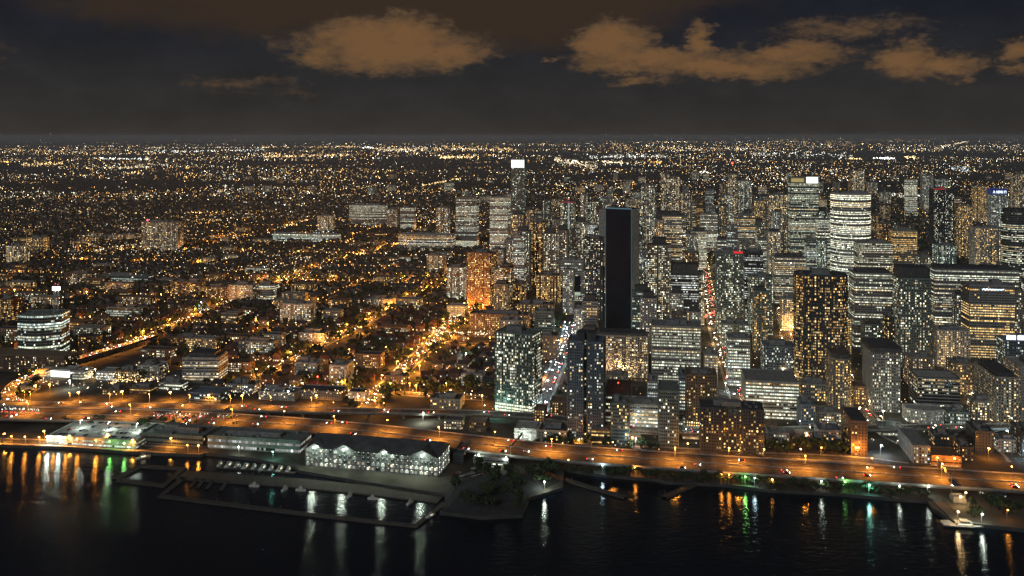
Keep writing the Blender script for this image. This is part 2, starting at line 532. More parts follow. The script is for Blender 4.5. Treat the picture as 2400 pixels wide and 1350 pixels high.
def building(label, l, r, top, base, depth=28, style='resi', plan='box', yaw=0.0, group=None, name='tower_block', cat='building', units=True,
             roof='roof_dark', crown=0.0, crown_w=.7, beacon=None, low=0, simple=False, **ov):
    """one building; l, r, top and base give its front in the photograph, turned into metres on the ground"""
    global NB
    NB += 1
    rng = np.random.default_rng(1000 + NB)
    s = dict(STY[style]); s.update(ov)
    a = GRID + yaw
    p = G((l + r) / 2, base)
    vx, vy = math.cos(a), -math.sin(a)
    w = (r - l) / (F * (vx * p.y - p.x * vy) / p.y ** 2)
    h = HC - (top - Y0) * p.y / F - GZ
    s['bay'] *= .84; s['fh'] *= .86 if s['fh'] < 4.2 else 1
    nf = max(2, int(round((h - 1.0) / s['fh'])))
    fh = (h - 1.2) / nf
    if name == 'tower_block':
        name = 'low_block' if h < 24 else {'office': 'office_tower', 'bands': 'office_tower', 'glass': 'glass_tower', 'blank': 'glass_tower', 'fins': 'ribbed_tower'}.get(style, 'apartment_tower')
    root = empty(name, p, -a)
    tag(root, label, cat, group)
    poly = plan_poly(plan, w, depth)
    ca, sa = math.cos(-a), math.sin(-a)
    tocam = Vector((-p.x, -p.y)).normalized()
    def faces_cam(n):
        return (n[0] * ca - n[1] * sa) * tocam.x + (n[0] * sa + n[1] * ca) * tocam.y > -0.12
    wall = MATS[s['wall']]
    m = MB()
    m.prism(poly, 0, h, top=False)
    inner = offset(poly, -0.45)
    P0, P1 = np.asarray(poly, float), inner
    Q0, Q1 = np.roll(P0, -1, 0), np.roll(P1, -1, 0)
    n = len(P0)
    V = np.zeros((n, 4, 3)); V[..., 2] = h
    V[:, 0, :2] = P0; V[:, 1, :2] = Q0; V[:, 2, :2] = Q1; V[:, 3, :2] = P1
    m.quads(V)
    V = np.zeros((n, 4, 3))
    V[:, 0, :2] = Q1; V[:, 1, :2] = P1; V[:, 2, :2] = P1; V[:, 3, :2] = Q1
    V[:, 0:2, 2] = h - 1.1; V[:, 2:4, 2] = h
    m.quads(V)
    m.build('wall', wall, root)
    m = MB()
    m.ngon([(x, y, h - 1.1) for x, y in inner])
    m.build('roof', MATS[roof], root)
    mw = MB()
    piers = [] if style == 'blank' else facade(mw, poly, 0.0, nf, fh, s['bay'], s['ww'], s['wh'], s['kind'], s['lit'], s['pal'], s['gain'], rng, faces_cam, bright_low=low)
    if mw.count:
        tag(mw.build('window_glazing', WIN, root), kind='stuff')
    if s['slab'] and not simple:
        ms = MB()
        ring = offset(poly, s['slab'])
        for k in range(1, nf + 1):
            z = k * fh
            ms.prism(ring, z - s['slabh'] * .7, z + s['slabh'] * .3 if k < nf else z + .2, top=True, bottom=True)
        tag(ms.build('floor_slab', MATS[s.get('slabmat', s['wall'])], root), kind='stuff')
    if s['pier'] and not simple:
        mp = MB()
        for (P, e, nn, bw, nb) in piers:
            for k in range(0, nb + 1, max(1, s['every'])):
                c = P + e * min(max(k * bw, s['pierw'] / 2), nb * bw - s['pierw'] / 2) + nn * (s['pier'] / 2)
                hw, hd = e * s['pierw'] / 2, nn * s['pier'] / 2
                mp.xbox((*c, h / 2 - .3), (*hw, 0), (*hd, 0), (0, 0, h / 2 - .3))
        tag(mp.build('facade_rib', wall, root), kind='stuff')
    cx, cyy = float(np.mean(P0[:, 0])), depth / 2
    if crown:
        m = MB()
        q = [(cx + (x - cx) * crown_w, cyy + (y - cyy) * crown_w) for x, y in poly]
        m.prism(q, h - 1.1, h + crown)
        m.build('plant_storey', MATS['metal_dark'], root)
    elif units:
        for k in range(2 if w > 18 else 1):
            m = MB()
            uw, ud, uh = w * rng.uniform(.18, .38), depth * rng.uniform(.2, .4), rng.uniform(2.5, 5.5)
            ux, uy = cx + w * rng.uniform(-.22, .0) + k * w * .2, depth * rng.uniform(.4, .6)
            m.box(ux - uw / 2, ux + uw / 2, uy - ud / 2, uy + ud / 2, h - 1.1, h + uh - 1.1 - .02 * k)
            m.box(ux - uw / 2 - .3, ux + uw / 2 + .3, uy - ud / 2 - .3, uy + ud / 2 + .3, h + uh - 1.1 - .02 * k, h + uh - .8 - .02 * k)
            m.build('plant_room', MATS['plant_grey'], root)
        m = MB()
        for k in range(int(4 + w / 5)):
            ux, uy, q = rng.uniform(-w * .4, w * .4) + cx, rng.uniform(depth * .12, depth * .9), rng.uniform(.5, 1.3)
            m.box(ux - q, ux + q, uy - q, uy + q, h - 1.1, h - 1.1 + q * 1.5)
        tag(m.build('roof_unit', MATS['plant_grey'], root), kind='stuff')
    if beacon:
        m = MB()
        hb = h + (beacon[0])
        m.tube([(cx, cyy, h - 1.1), (cx, cyy, hb)], [.5, .18], 6)
        m.build('mast', MATS['mast_metal'], root)
        m = MB()
        octa(m, np.array([[cx, cyy, hb]]), np.array([beacon[1]]), np.array([[3.0, .16, .08]]) * beacon[2])
        m.build('beacon', WIN, root)
    FOOT.append((p.x + math.sin(a) * depth / 2, p.y + math.cos(a) * depth / 2, math.hypot(w, depth) / 2))
    root['h'] = h
    return root, w, h, depth


def octa(mb, C, rad, col):
    """small closed lamp bodies (double pyramids)"""
    C = np.asarray(C, float); n = len(C)
    rad = np.broadcast_to(rad, (n,))[:, None]
    ax = [np.array(v, float) for v in ((1, 0, 0), (0, 1, 0), (-1, 0, 0), (0, -1, 0))]
    up = C + np.array([0, 0, 1.0]) * rad; dn = C - np.array([0, 0, 1.0]) * rad
    for k in range(0, 4, 2):
        a, b, c = (C + ax[(k + j) % 4] * rad for j in range(3))
        mb.quads(np.stack([up, a, b, c], 1), None if col is None else col)
        mb.quads(np.stack([dn, c, b, a], 1), None if col is None else col)


# ------------------------------------------------------------------ ground, water
def wpath(pts, z):
    return [G(x, y, z) for x, y in pts]


COAST = [(-900, 1015), (-400, 1030), (0, 1043), (150, 1048), (330, 1062), (470, 1066), (482, 1062), (600, 1076), (690, 1094), (700, 1103), (860, 1131), (1040, 1158),
         (1050, 1172), (1030, 1200), (1130, 1212), (1225, 1207), (1240, 1168), (1320, 1143), (1322, 1100), (1420, 1114), (1540, 1124), (1560, 1129), (1700, 1136),
         (1800, 1148), (1960, 1157), (2100, 1169), (2172, 1174), (2185, 1192), (2235, 1223), (2400, 1241), (2800, 1278), (3600, 1350)]


def build_ground():
    cst = wpath(COAST, GZ)
    far = 90000.0
    poly = [(p.x, p.y) for p in cst] + [(far * 1.2, cst[-1].y), (far * 1.2, far), (-far * 1.2, far), (-far * 1.2, cst[0].y)]
    m = MB()
    m.ngon([(x, y, GZ) for x, y in poly])
    m.quads([[(a.x, a.y, -3), (b.x, b.y, -3), (b.x, b.y, GZ), (a.x, a.y, GZ)] for a, b in zip(cst[:-1], cst[1:])], mat=1)
    gm = surf('ground_soil', (0.065, 0.060, 0.050), 0.95, var=0.55, scale=0.02, col2=(0.085, 0.076, 0.060))
    tag(m.build('ground', [gm, MATS['quay']]), kind='structure')
    # stone kerb along the quay
    m = MB()
    for a, b in zip(cst[:-1], cst[1:]):
        d = (b - a).normalized(); nn = Vector((-d.y, d.x, 0))
        c = (a + b) / 2 + nn * .5
        m.xbox((c.x, c.y, GZ + .2), d * (b - a).length / 2, nn * .5, (0, 0, .2))
    tag(m.build('kerb', MATS['quay']), kind='structure')
    # water
    wm = bpy.data.materials.new('harbour_water')
    wm.use_nodes = True
    T = NT(wm.node_tree)
    b = wm.node_tree.nodes['Principled BSDF']
    b.inputs['Base Color'].default_value = (0.003, 0.007, 0.015, 1)
    b.inputs['Roughness'].default_value = 0.05
    b.inputs['IOR'].default_value = 1.33
    b.inputs['Specular IOR Level'].default_value = 0.4
    tc = T.n('ShaderNodeTexCoord')
    rot = T.n('ShaderNodeMapping')
    rot.inputs['Rotation'].default_value = (0, 0, R(18))
    rot.inputs['Scale'].default_value = (0.45, 1.0, 1.0)
    T.link(tc.outputs['Object'], rot.inputs[0])
    v = rot.outputs[0]
    n1 = T.noise(v, 0.26, 3, .55); n2 = T.noise(v, 0.95, 3, .6)
    wv = T.math('ADD', T.math('MULTIPLY', n1.outputs['Fac'], 1.7), T.math('MULTIPLY', n2.outputs['Fac'], 0.75))
    bp = T.n('ShaderNodeBump')
    bp.inputs['Strength'].default_value = 1.0
    bp.inputs['Distance'].default_value = 0.20
    T.link(wv, bp.inputs['Height'])
    T.link(bp.outputs[0], b.inputs['Normal'])
    m = MB()
    m.quads([[(-9000, -3000, 0), (9000, -3000, 0), (9000, 1400, 0), (-9000, 1400, 0)]])
    tag(m.build('water', wm), kind='structure')


build_ground()


def build_hills():
    from mathutils import noise as mn
    m = MB()
    for (y0, amp, sd) in ((30000, 55, 1.3), (42000, 120, 5.1), (56000, 170, 9.4)):
        xs = np.linspace(-1.1 * y0, 1.1 * y0, 90)
        hs = [max(6, amp * (.35 + .9 * mn.noise(Vector((x / 5200, sd, 0))) + .35 * mn.noise(Vector((x / 1500, sd, 3)))) * (.55 + .9 * (x / y0 + .6) / 1.2)) for x in xs]
        for k in range(89):
            a, c, ha, hc = xs[k], xs[k + 1], hs[k], hs[k + 1]
            m.quads([[(a, y0, GZ - 1), (c, y0, GZ - 1), (c, y0 + 2500, hc), (a, y0 + 2500, ha)], [(a, y0 + 2500, ha), (c, y0 + 2500, hc), (c, y0 + 6000, GZ - 1), (a, y0 + 6000, GZ - 1)]])
    tag(m.build('hills', MATS['ground_soil']), kind='structure')


build_hills()

# ------------------------------------------------------------------ lamps
LAMPH = {}
LCOL = {'sodium': ((1.0, .45, .09), (1.0, .345, .038)), 'white': ((.92, 1.0, .90), (.85, 1.0, .85)), 'cool': ((.70, .9, 1.0), (.6, .85, 1.0)),
        'green': ((.35, 1.0, .25), (.3, 1.0, .2)), 'warm': ((1.0, .72, .36), (1.0, .66, .30)), 'teal': ((.35, 1.0, .85), (.3, 1.0, .8)), 'red': ((1.0, .08, .04), (1.0, .06, .03))}
LIGHTS = {}
NLAMP = 0


def lamp_meshes(h, arm, tone):
    k = (h, arm, tone)
    if k not in LAMPH:
        a = MB()
        a.tube([(0, 0, 0), (0, 0, h * .5), (0, 0, h), (arm * .5, 0, h + .35), (arm, 0, h + .3)], [.20, .15, .11, .08, .07], 6)
        b = MB()
        b.box(arm - .45, arm + .45, -.24, .24, h + .12, h + .38)
        LAMPH[k] = (a.mesh('lamp_post', [MATS['mast_metal']]), b.mesh('lamp_head', [lampmat('lamp_' + tone, LCOL[tone][0], 22.0)]))
    return LAMPH[k]


def in_view(p, m=40):
    return p.y > 10 and -m < 1200 + F * p.x / p.y < 2400 + m


def ordinal(n):
    w = ['', 'first', 'second', 'third', 'fourth', 'fifth', 'sixth', 'seventh', 'eighth', 'ninth', 'tenth', 'eleventh', 'twelfth', 'thirteenth', 'fourteenth', 'fifteenth', 'sixteenth', 'seventeenth', 'eighteenth', 'nineteenth']
    if n < 20: return w[n]
    t = ['', '', 'twent', 'thirt', 'fort', 'fift', 'sixt', 'sevent', 'eight', 'ninet'][n // 10]
    return t + 'ieth' if n % 10 == 0 else t + 'y-' + w[n % 10]


ORD = {}


def lamp(p, tone='sodium', h=10.0, arm=1.4, power=2500.0, label=None, group=None, rz=0.0, head=1.0, name='street_lamp', spot=False):
    global NLAMP
    if not in_view(p):
        return None
    if group and 'roof' not in group:
        ORD[group] = ORD.get(group, 0) + 1
        label = ordinal(ORD[group]) + ' ' + label
    root = empty(name, p, rz)
    tag(root, label, 'street lamp', group)
    pm, hm = lamp_meshes(h, arm, tone)
    link('post', pm, root)
    ho = link('lamp_head', hm, root)
    if head != 1.0:
        ho.scale = (head, head, head)
        ho.location = (arm * (1 - head), 0, (h + .25) * (1 - head))
    if power:
        key = (tone, round(power), spot)
        if key not in LIGHTS:
            ld = bpy.data.lights.new('lamp_light', 'SPOT' if spot else 'POINT')
            if spot:
                ld.spot_size = R(spot); ld.spot_blend = .3
            ld.energy = power
            ld.color = LCOL[tone][1]
            ld.shadow_soft_size = 0.6
            LIGHTS[key] = ld
        lo = bpy.data.objects.new('lamp_light', LIGHTS[key])
        COL.objects.link(lo)
        lo.parent = root
        lo.location = (arm, 0, h - 0.9)
    NLAMP += 1
    return root


def along(pts, step, start=0.0):
    """points and headings every step metres along a polyline"""
    out, s = [], start
    for a, b in zip(pts[:-1], pts[1:]):
        L = (b - a).length
        d = (b - a) / L
        while s < L:
            out.append((a + d * s, d))
            s += step
        s -= L
    return out


def smooth(pts, it=2):
    for _ in range(it):
        q = [pts[0]]
        for a, b in zip(pts[:-1], pts[1:]):
            q += [a * .75 + b * .25, a * .25 + b * .75]
        pts = q + [pts[-1]]
    return pts


def normals2(pts):
    out = []
    for i in range(len(pts)):
        d = (pts[min(i + 1, len(pts) - 1)] - pts[max(i - 1, 0)])
        d.z = 0
        d.normalize()
        out.append(Vector((-d.y, d.x, 0)))
    return out


def ribbon(mb, pts, o0, o1, z, mat=0):
    ns = normals2(pts)
    A = [p + n * o0 for p, n in zip(pts, ns)]; B = [p + n * o1 for p, n in zip(pts, ns)]
    mb.quads([[(A[i].x, A[i].y, z), (A[i + 1].x, A[i + 1].y, z), (B[i + 1].x, B[i + 1].y, z), (B[i].x, B[i].y, z)] for i in range(len(pts) - 1)], mat=mat)


def wallstrip(mb, pts, o0, o1, z0, z1, mat=0):
    ns = normals2(pts)
    for i in range(len(pts) - 1):
        a0, a1 = pts[i] + ns[i] * o0, pts[i] + ns[i] * o1
        b0, b1 = pts[i + 1] + ns[i + 1] * o0, pts[i + 1] + ns[i + 1] * o1
        q = [(a0, b0, z0, z1), (b1, a1, z0, z1)]
        mb.quads([[(u.x, u.y, c), (v.x, v.y, c), (v.x, v.y, d), (u.x, u.y, d)] for u, v, c, d in q], mat=mat)
        mb.quads([[(a0.x, a0.y, z1), (b0.x, b0.y, z1), (b1.x, b1.y, z1), (a1.x, a1.y, z1)]], mat=mat)


ROADS = []                                   # paths kept clear of houses


def viaduct(label, px, z, width, lanes, median=True, step=34.0):
    c = smooth(wpath(px, z))
    root = empty('elevated_road', (0, 0, 0))
    tag(root, label, 'viaduct')
    hw = width / 2
    m = MB()
    ribbon(m, c, -hw, hw, z)
    wallstrip(m, c, -hw, -hw + .01, z - 1.6, z - .001); wallstrip(m, c, hw - .01, hw, z - 1.6, z - .001)
    ribbon(m, c, hw, -hw, z - 1.6)
    m.build('deck', MATS['deck_concrete'], root)
    for s in (-1, 1):
        m = MB()
        wallstrip(m, c, s * hw - .2, s * hw + .2, z - .4, z + 1.0)
        m.build('parapet', MATS['parapet'], root)
    if median:
        m = MB()
        wallstrip(m, c, -.3, .3, z, z + .9)
        m.build('median_barrier', MATS['parapet'], root)
    m = MB()
    for k in range(1, lanes):
        o = -hw + 1 + (width - 2) * k / lanes
        if median and abs(o) < .8:
            continue
        for p, d in along(c, 12.0):
            nn = Vector((-d.y, d.x, 0))
            q = p + nn * o
            m.quads([[q - d * 2 - nn * .12, q + d * 2 - nn * .12, q + d * 2 + nn * .12, q - d * 2 + nn * .12]])
    for V in m.V:
        V[:, 2] = z + .006
    tag(m.build('lane_marking', MATS['paint_white'], root), kind='stuff')
    col = MB()
    col.box(-1.0, 1.0, -1.0, 1.0, GZ, z - 2.8)
    col.box(-1.4, 1.4, -hw * .8, hw * .8, z - 2.8, z - 1.62)
    cm = col.mesh('column', [MATS['parapet']])
    for p, d in along(c, step, 8):
        o = link('column', cm, root, (p.x, p.y, 0), math.atan2(d.y, d.x))
    ROADS.append((c, hw + 6))
    return c


E1 = viaduct('wide orange-lit elevated expressway running along the waterfront across the whole picture',
             [(-420, 955), (-200, 962), (0, 968), (200, 972), (420, 979), (640, 992), (860, 1010), (1080, 1036), (1300, 1061), (1560, 1079), (1800, 1095), (2100, 1113), (2400, 1132), (2800, 1158)], 9.0, 36, 8)
E3 = viaduct('orange-lit upper roadway running behind the main expressway at its western end',
             [(-420, 938), (-200, 943), (0, 946), (200, 950), (420, 954), (640, 958), (760, 962)], 9.0, 15, 4, False)
E2 = viaduct('narrow pale elevated road threading between the front towers behind the expressway',
             [(760, 962), (900, 964), (1100, 967), (1300, 977), (1420, 1000), (1600, 1012), (1800, 1008), (2030, 1003), (2400, 999), (2800, 998)], 8.6, 13, 3, False)
E4 = viaduct('curved ramp sweeping round from the diagonal avenue down to the expressway',
             [(360, 786), (300, 806), (230, 826), (140, 853), (80, 875), (38, 897), (16, 918), (24, 937), (70, 950)], 7.6, 12, 3, False, 26)


def street(name, px, width, mat='asphalt', z=GZ + .012, mark=True, sm=True):
    c = wpath(px, GZ)
    if sm:
        c = smooth(c)
    m = MB()
    ribbon(m, c, -width / 2, width / 2, z)
    o = m.build(name, MATS[mat])
    tag(o, kind='structure')
    for s in (-1, 1):
        m = MB()
        wallstrip(m, c, s * (width / 2 + 1.5) - 1.5, s * (width / 2 + 1.5) + 1.5, GZ, GZ + .14)
        m.build('kerb', MATS['parapet'], o)
    if mark:
        m = MB()
        for p, d in along(c, 10.0):
            nn = Vector((-d.y, d.x, 0))
            m.quads([[p - d * 1.5 - nn * .1, p + d * 1.5 - nn * .1, p + d * 1.5 + nn * .1, p - d * 1.5 + nn * .1]])
        for V in m.V:
            V[:, 2] = z + .006
        tag(m.build('lane_marking', MATS['paint_white'], o), kind='stuff')
    ROADS.append((c, width / 2 + 5))
    return c


A1 = street('avenue', [(300, 808), (360, 786), (450, 742), (560, 704), (640, 668), (720, 636), (800, 612), (900, 586), (1000, 566)], 14)
A2 = street('avenue', [(560, 910), (640, 868), (720, 826), (800, 786), (870, 750), (930, 716), (1000, 684), (1080, 655)], 10)
A3 = street('avenue', [(855, 962), (905, 905), (960, 853), (1010, 806), (1050, 762), (1090, 728), (1150, 695), (1200, 668)], 16)
A4 = street('avenue', [(600, 661), (760, 659), (900, 657), (1010, 654)], 10)
A5 = street('avenue', [(-150, 860), (0, 855), (120, 850)], 10)
A6 = street('avenue', [(1000, 800), (1090, 806), (1150, 808)], 10)
A7 = street('avenue', [(700, 912), (860, 918), (1000, 926), (1140, 934)], 10)
A8 = street('avenue', [(200, 596), (330, 588), (420, 582), (520, 566), (600, 552), (680, 528), (740, 518)], 12)
S1 = street('street', [(1752, 1000), (1735, 940), (1712, 870), (1690, 810), (1672, 750), (1660, 690), (1652, 640), (1646, 600)], 16)
S2 = street('street', [(2050, 1000), (2015, 950), (1990, 910), (1960, 860)], 14)
S3 = street('street', [(2352, 1000), (2300, 950), (2262, 900), (2220, 850)], 13)
S4 = street('street', [(1262, 965), (1280, 920), (1296, 880), (1316, 840), (1330, 800), (1336, 760)], 13)
S5 = street('street', [(-300, 1026), (0, 1034), (150, 1038), (330, 1050), (420, 1056)], 10)
S6 = street('street', [(1340, 1048), (1600, 1056), (1800, 1068), (2000, 1075), (2130, 1092)], 10)
S7 = street('street', [(2120, 1040), (2080, 1020), (2050, 1000)], 9)
S8 = street('street', [(2390, 1085), (2350, 1040), (2330, 1010)], 12)
S9 = street('street', [(1850, 900), (1846, 840), (1842, 780), (1832, 720)], 11)

POW = 5200.0
for i, (p, d) in enumerate(along(E1, 50, 10)):
    lamp(p + Vector((0, 0, 0)), 'sodium', 11, 1.6, POW * 6.4, 'tall sodium lamp from the west on the expressway median', 'expressway median lamps', math.atan2(d.y, d.x) + (R(90) if i % 2 else R(-90)), head=1.5, spot=148, name='mast_lamp')
for i, (p, d) in enumerate(along(E3, 40, 10)):
    nn = Vector((-d.y, d.x, 0))
    lamp(p + nn * 7.2, 'sodium', 10, 1.6, POW * 5.0, 'sodium lamp from the west on the upper roadway behind the expressway', 'upper roadway lamps', math.atan2(d.y, d.x) - R(90), spot=148)
for i, (p, d) in enumerate(along(E4, 38, 10)):
    nn = Vector((-d.y, d.x, 0))
    lamp(p + nn * 5.7, 'sodium', 10, 1.6, POW * 6.0, 'sodium lamp down the outside of the curved expressway ramp', 'ramp lamps', math.atan2(d.y, d.x) - R(90), spot=148)
for i, (p, d) in enumerate(along(E2, 48, 10)):
    nn = Vector((-d.y, d.x, 0))
    tone = 'sodium' if p.x < -60 else 'white'
    lamp(p - nn * 6.2, tone, 9, 1.4, POW * .55, 'lamp from the west on the narrow pale elevated road', 'narrow viaduct lamps', math.atan2(d.y, d.x) + R(90))
for c, st, hw, tone, pw, lab, grp in ((A1, 38, 8.5, 'sodium', 2.2, 'sodium street lamp up the long diagonal avenue starting at the ramp', 'long avenue lamps'),
                                      (A2, 40, 6.5, 'sodium', 1.8, 'sodium street lamp up the narrow diagonal street through the houses', 'narrow street lamps'),
                                      (A3, 30, 9.5, 'sodium', 1.9, 'sodium street lamp up the bright boulevard from the expressway', 'boulevard lamps'),
                                      (A4, 44, 6.5, 'sodium', 2.0, 'sodium street lamp from the west on the level cross street', 'cross street lamps'),
                                      (A5, 40, 6.5, 'sodium', .7, 'sodium street lamp from the west below the curved glass office', 'office street lamps'),
                                      (A6, 26, 6.5, 'sodium', 1.0, 'sodium lamp from the west on the short street below the brown apartments', 'short street lamps'),
                                      (A7, 40, 6.5, 'sodium', 2.0, 'sodium lamp from the west on the service street behind the expressway', 'service street lamps'),
                                      (A8, 70, 7.5, 'sodium', 4.0, 'sodium street lamp from the west on the far winding road', 'far road lamps'),
                                      (S1, 46, 9.0, 'warm', 1.1, 'warm street lamp up the deep canyon street from the waterfront', 'canyon street lamps'),
                                      (S2, 24, 8.0, 'warm', .55, 'warm street lamp up the street beside the black-roofed block', 'block street lamps'),
                                      (S3, 24, 7.5, 'warm', .55, 'warm street lamp up the slanting street at the eastern towers', 'eastern street lamps'),
                                      (S4, 22, 7.5, 'cool', .55, 'cool white street lamp up the steep bluish street', 'bluish street lamps'),
                                      (S5, 30, 6.0, 'sodium', 1.3, 'sodium lamp from the west along the low western shore road', 'western shore lamps'),
                                      (S6, 46, 6.5, 'sodium', .8, 'sodium lamp from the west on the road behind the expressway', 'front road lamps'),
                                      (S8, 26, 7.0, 'cool', .5, 'cool lamp up the street at the eastern edge below the viaduct', 'eastern edge lamps'),
                                      (S9, 26, 7.0, 'warm', .5, 'warm lamp up the street beside the gold-windowed tower', 'gold tower street lamps')):
    for i, (p, d) in enumerate(along(c, st, 6)):
        nn = Vector((-d.y, d.x, 0))
        s = 1 if i % 2 else -1
        lamp(Vector((p.x, p.y, GZ)) + nn * hw * s, tone, 8, 1.3, POW * pw * (2.9 if tone == 'sodium' and c is not S5 and c is not S6 else 2.2 if tone == 'sodium' else 1.5), lab, grp, math.atan2(d.y, d.x) - R(90) * s, head=1.9 if tone == 'sodium' else 1.4, spot=148 if c is S5 else False)

# ------------------------------------------------------------------ downtown: buildings one by one
BLD = {}


def b(key, label, l, r, top, base, depth=28, style='resi', **kw):
    BLD[key] = building(label, l, r, top, base, depth, style, **kw)


# front row by the expressway
b('balc', 'dark balconied glass tower standing alone west of the bluish street', 1160, 1246, 780, 968, 26, 'glass', yaw=R(14), lit=.50, pal='fluo', wall='steel_green', wh=.62, slab=.8, slabh=.4, low=3, gain=1.20, roof='roof_mid')
b('twin', 'dark twin apartment tower split by a deep black slot', 1330, 1414, 800, 1032, 26, 'resi', plan='notch', lit=.30, wall='steel_blue', pal='mix', crown=6, crown_w=.55, gain=1.20)
b('garage', 'low block with a wide empty dark roof and one red light', 1416, 1476, 925, 990, 52, 'office', lit=.35, units=False, beacon=(4, .9, 2.0), wall='concrete_brown')
b('short', 'short dark block with amber windows in front of the dark-roofed block', 1432, 1474, 945, 1046, 24, 'glass', lit=.42, pal='gold', gain=1.35)
b('banded', 'office with bright cream ribbon floors below the dark-roofed block', 1477, 1541, 948, 1018, 26, 'bands', pal='home', lit=.8, low=2)
b('slatew', 'slim white-windowed slab west of the black slab', 1517, 1541, 893, 976, 26, 'office', lit=.7, pal='white')
b('slate', 'nearly black slab block with a flat dark roof above the expressway', 1544, 1590, 915, 1048, 34, 'glass', lit=.16, roof='roof_dark', units=False)
b('bluecol', 'slim teal glass block squeezed behind the black slab', 1592, 1606, 880, 1000, 26, 'office', lit=.75, pal='cold', wall='steel_blue')
b('brownf', 'brown apartment block with one gold row of windows', 1608, 1680, 878, 1008, 26, 'grid', wall='concrete_brown', lit=.3, pal='gold', low=3)
b('ublock', 'broad dark brown apartment block with a recessed centre and amber stairwells', 1642, 1790, 957, 1062, 24, 'grid', plan='ushape', wall='metal_dark', lit=.26, pal='gold', gain=1.1)
b('blackroof', 'pale concrete office with a big black flat roof', 1748, 1872, 893, 982, 44, 'bands', lit=.72, pal='fluo', wall='concrete_grey', units=False, gain=1.20)
b('amberlow', 'low dark block with amber windows east of the pale concrete office', 1878, 1912, 948, 1012, 26, 'grid', wall='steel_blue', lit=.4, pal='orange')
b('pinkish', 'low block speckled with pinkish windows below the teal roof', 1914, 1972, 966, 1000, 20, 'grid', lit=.65, pal='home', wall='concrete_warm', gain=1.35)
b('darkmid', 'dark low block with short amber rows beside the brick tower', 1918, 1972, 1008, 1052, 20, 'grid', wall='steel_blue', lit=.28, pal='gold')
b('bricktow', 'plain brown brick slab tower with a dark roof at the expressway', 1995, 2033, 986, 1068, 40, 'punch', wall='concrete_brown', lit=.16, pal='gold', gain=1.05, units=False)
b('vert', 'block with tall pale ribs and a black overhanging roof', 2044, 2110, 822, 966, 40, 'fins', lit=.42, pal='fluo', wall='concrete_grey', crown=3, crown_w=1.12)
b('curvroof', 'narrow block under a curved black roof', 1950, 1998, 842, 972, 30, 'resi', plan='bow', lit=.4, pal='gold', crown=4, crown_w=.98)
b('bowpod', 'low curved podium block with a grid of small windows', 2128, 2216, 962, 994, 20, 'grid', plan='bow', lit=.55, pal='fluo', units=False)
b('terr', 'stepped dark block with thin pale floor edges behind the curved podium', 2150, 2250, 884, 962, 30, 'bands', lit=.40, pal='mix', wall='metal_dark', slabmat='concrete_pale', slabh=.5, units=False)
b('teal', 'small glass pavilion block with teal panes by the pale viaduct', 2222, 2274, 966, 994, 18, 'glass', lit=.7, pal='cold', gain=0.75)
b('eastbig', 'large apartment block with a long western side of small windows', 2334, 2388, 884, 996, 58, 'grid', lit=.5, pal='home', wall='concrete_warm', crown=3, crown_w=.8)
b('eastside', 'pale apartment slab right at the eastern picture edge', 2394, 2470, 860, 990, 40, 'grid', lit=.5, pal='gold')
b('eastmid', 'mid-height block with amber rows behind the slanting street', 2236, 2288, 852, 925, 26, 'resi', lit=.45, pal='gold')
b('courtw', 'low white-lit hall at the foot of the bluish street', 1206, 1256, 1004, 1040, 22, 'bands', lit=.9, pal='white', roof='roof_mid', units=False)
b('lowwarm', 'low cream warehouse beside the white-lit hall', 1262, 1328, 1008, 1040, 22, 'punch', wall='concrete_warm', lit=.3, pal='home')
b('lowamber', 'small building with two amber window rows under the twin tower', 1386, 1428, 1004, 1040, 18, 'bands', lit=.6, pal='gold', wall='concrete_brown')
b('plinth', 'low arcade of white shopfronts in front of the brown block', 1600, 1640, 1010, 1030, 14, 'bands', lit=.8, pal='home', units=False)
b('lshape', 'long low block with a lit gable end by the expressway', 2140, 2180, 1044, 1086, 46, 'grid', lit=.7, pal='mix', wall='concrete_grey', units=False)
b('orangef', 'two-storey warehouse with an orange-lit front by the expressway', 2184, 2252, 1068, 1094, 22, 'bands', lit=.55, pal='orange', wall='brick_orange', units=False)
b('orangeb', 'small dark house block with one orange window group', 2254, 2282, 1048, 1080, 22, 'punch', lit=.55, pal='orange', wall='brick_orange')
b('darkcube', 'windowless dark cube below the pale viaduct', 2286, 2330, 1010, 1062, 26, 'punch', lit=.02, wall='metal_dark')
b('eastlow', 'low lattice-fronted block at the eastern edge below the viaduct', 2396, 2450, 1012, 1075, 26, 'grid', lit=.5, pal='cold', wall='metal_dark')

# second row
b('hotel', 'cream concrete hotel slab with a yellow-lit forecourt', 1397, 1518, 786, 884, 26, 'grid', lit=.58, pal='home', wall='concrete_warm', crown=2.5, crown_w=.9)
b('wide', 'wide green-white office block with terraces of bright floors', 1527, 1642, 764, 900, 34, 'office', lit=.75, pal='fluo', wall='concrete_grey')
b('bluewh', 'low office flooded with blue-white light beside the canyon street', 1706, 1758, 792, 905, 26, 'office', lit=.85, pal='cold', gain=1.35)
b('glasslid', 'glass-roofed hall glowing pale green above the canyon street', 1692, 1756, 760, 815, 26, 'glass', lit=.6, pal='cold', wall='steel_green')
b('stepg', 'dark green glass tower with scattered windows above the glass-roofed hall', 1757, 1812, 648, 785, 28, 'glass', lit=.42, pal='fluo')
b('tealbl', 'low dark teal block with a broad flat roof', 1790, 1866, 812, 880, 30, 'glass', lit=.25, pal='cold', wall='steel_blue')
b('goldt', 'big tower full of gold windows with a narrow eastern wing', 1868, 1990, 645, 905, 34, 'glass', plan='chamfer', lit=.42, pal='gold', gain=1.10, wall='metal_dark')
b('bandt', 'tall office tower with close green-white floor bands', 2002, 2095, 640, 815, 32, 'office', lit=.72, pal='fluo', wall='concrete_grey', crown=3, crown_w=.8)
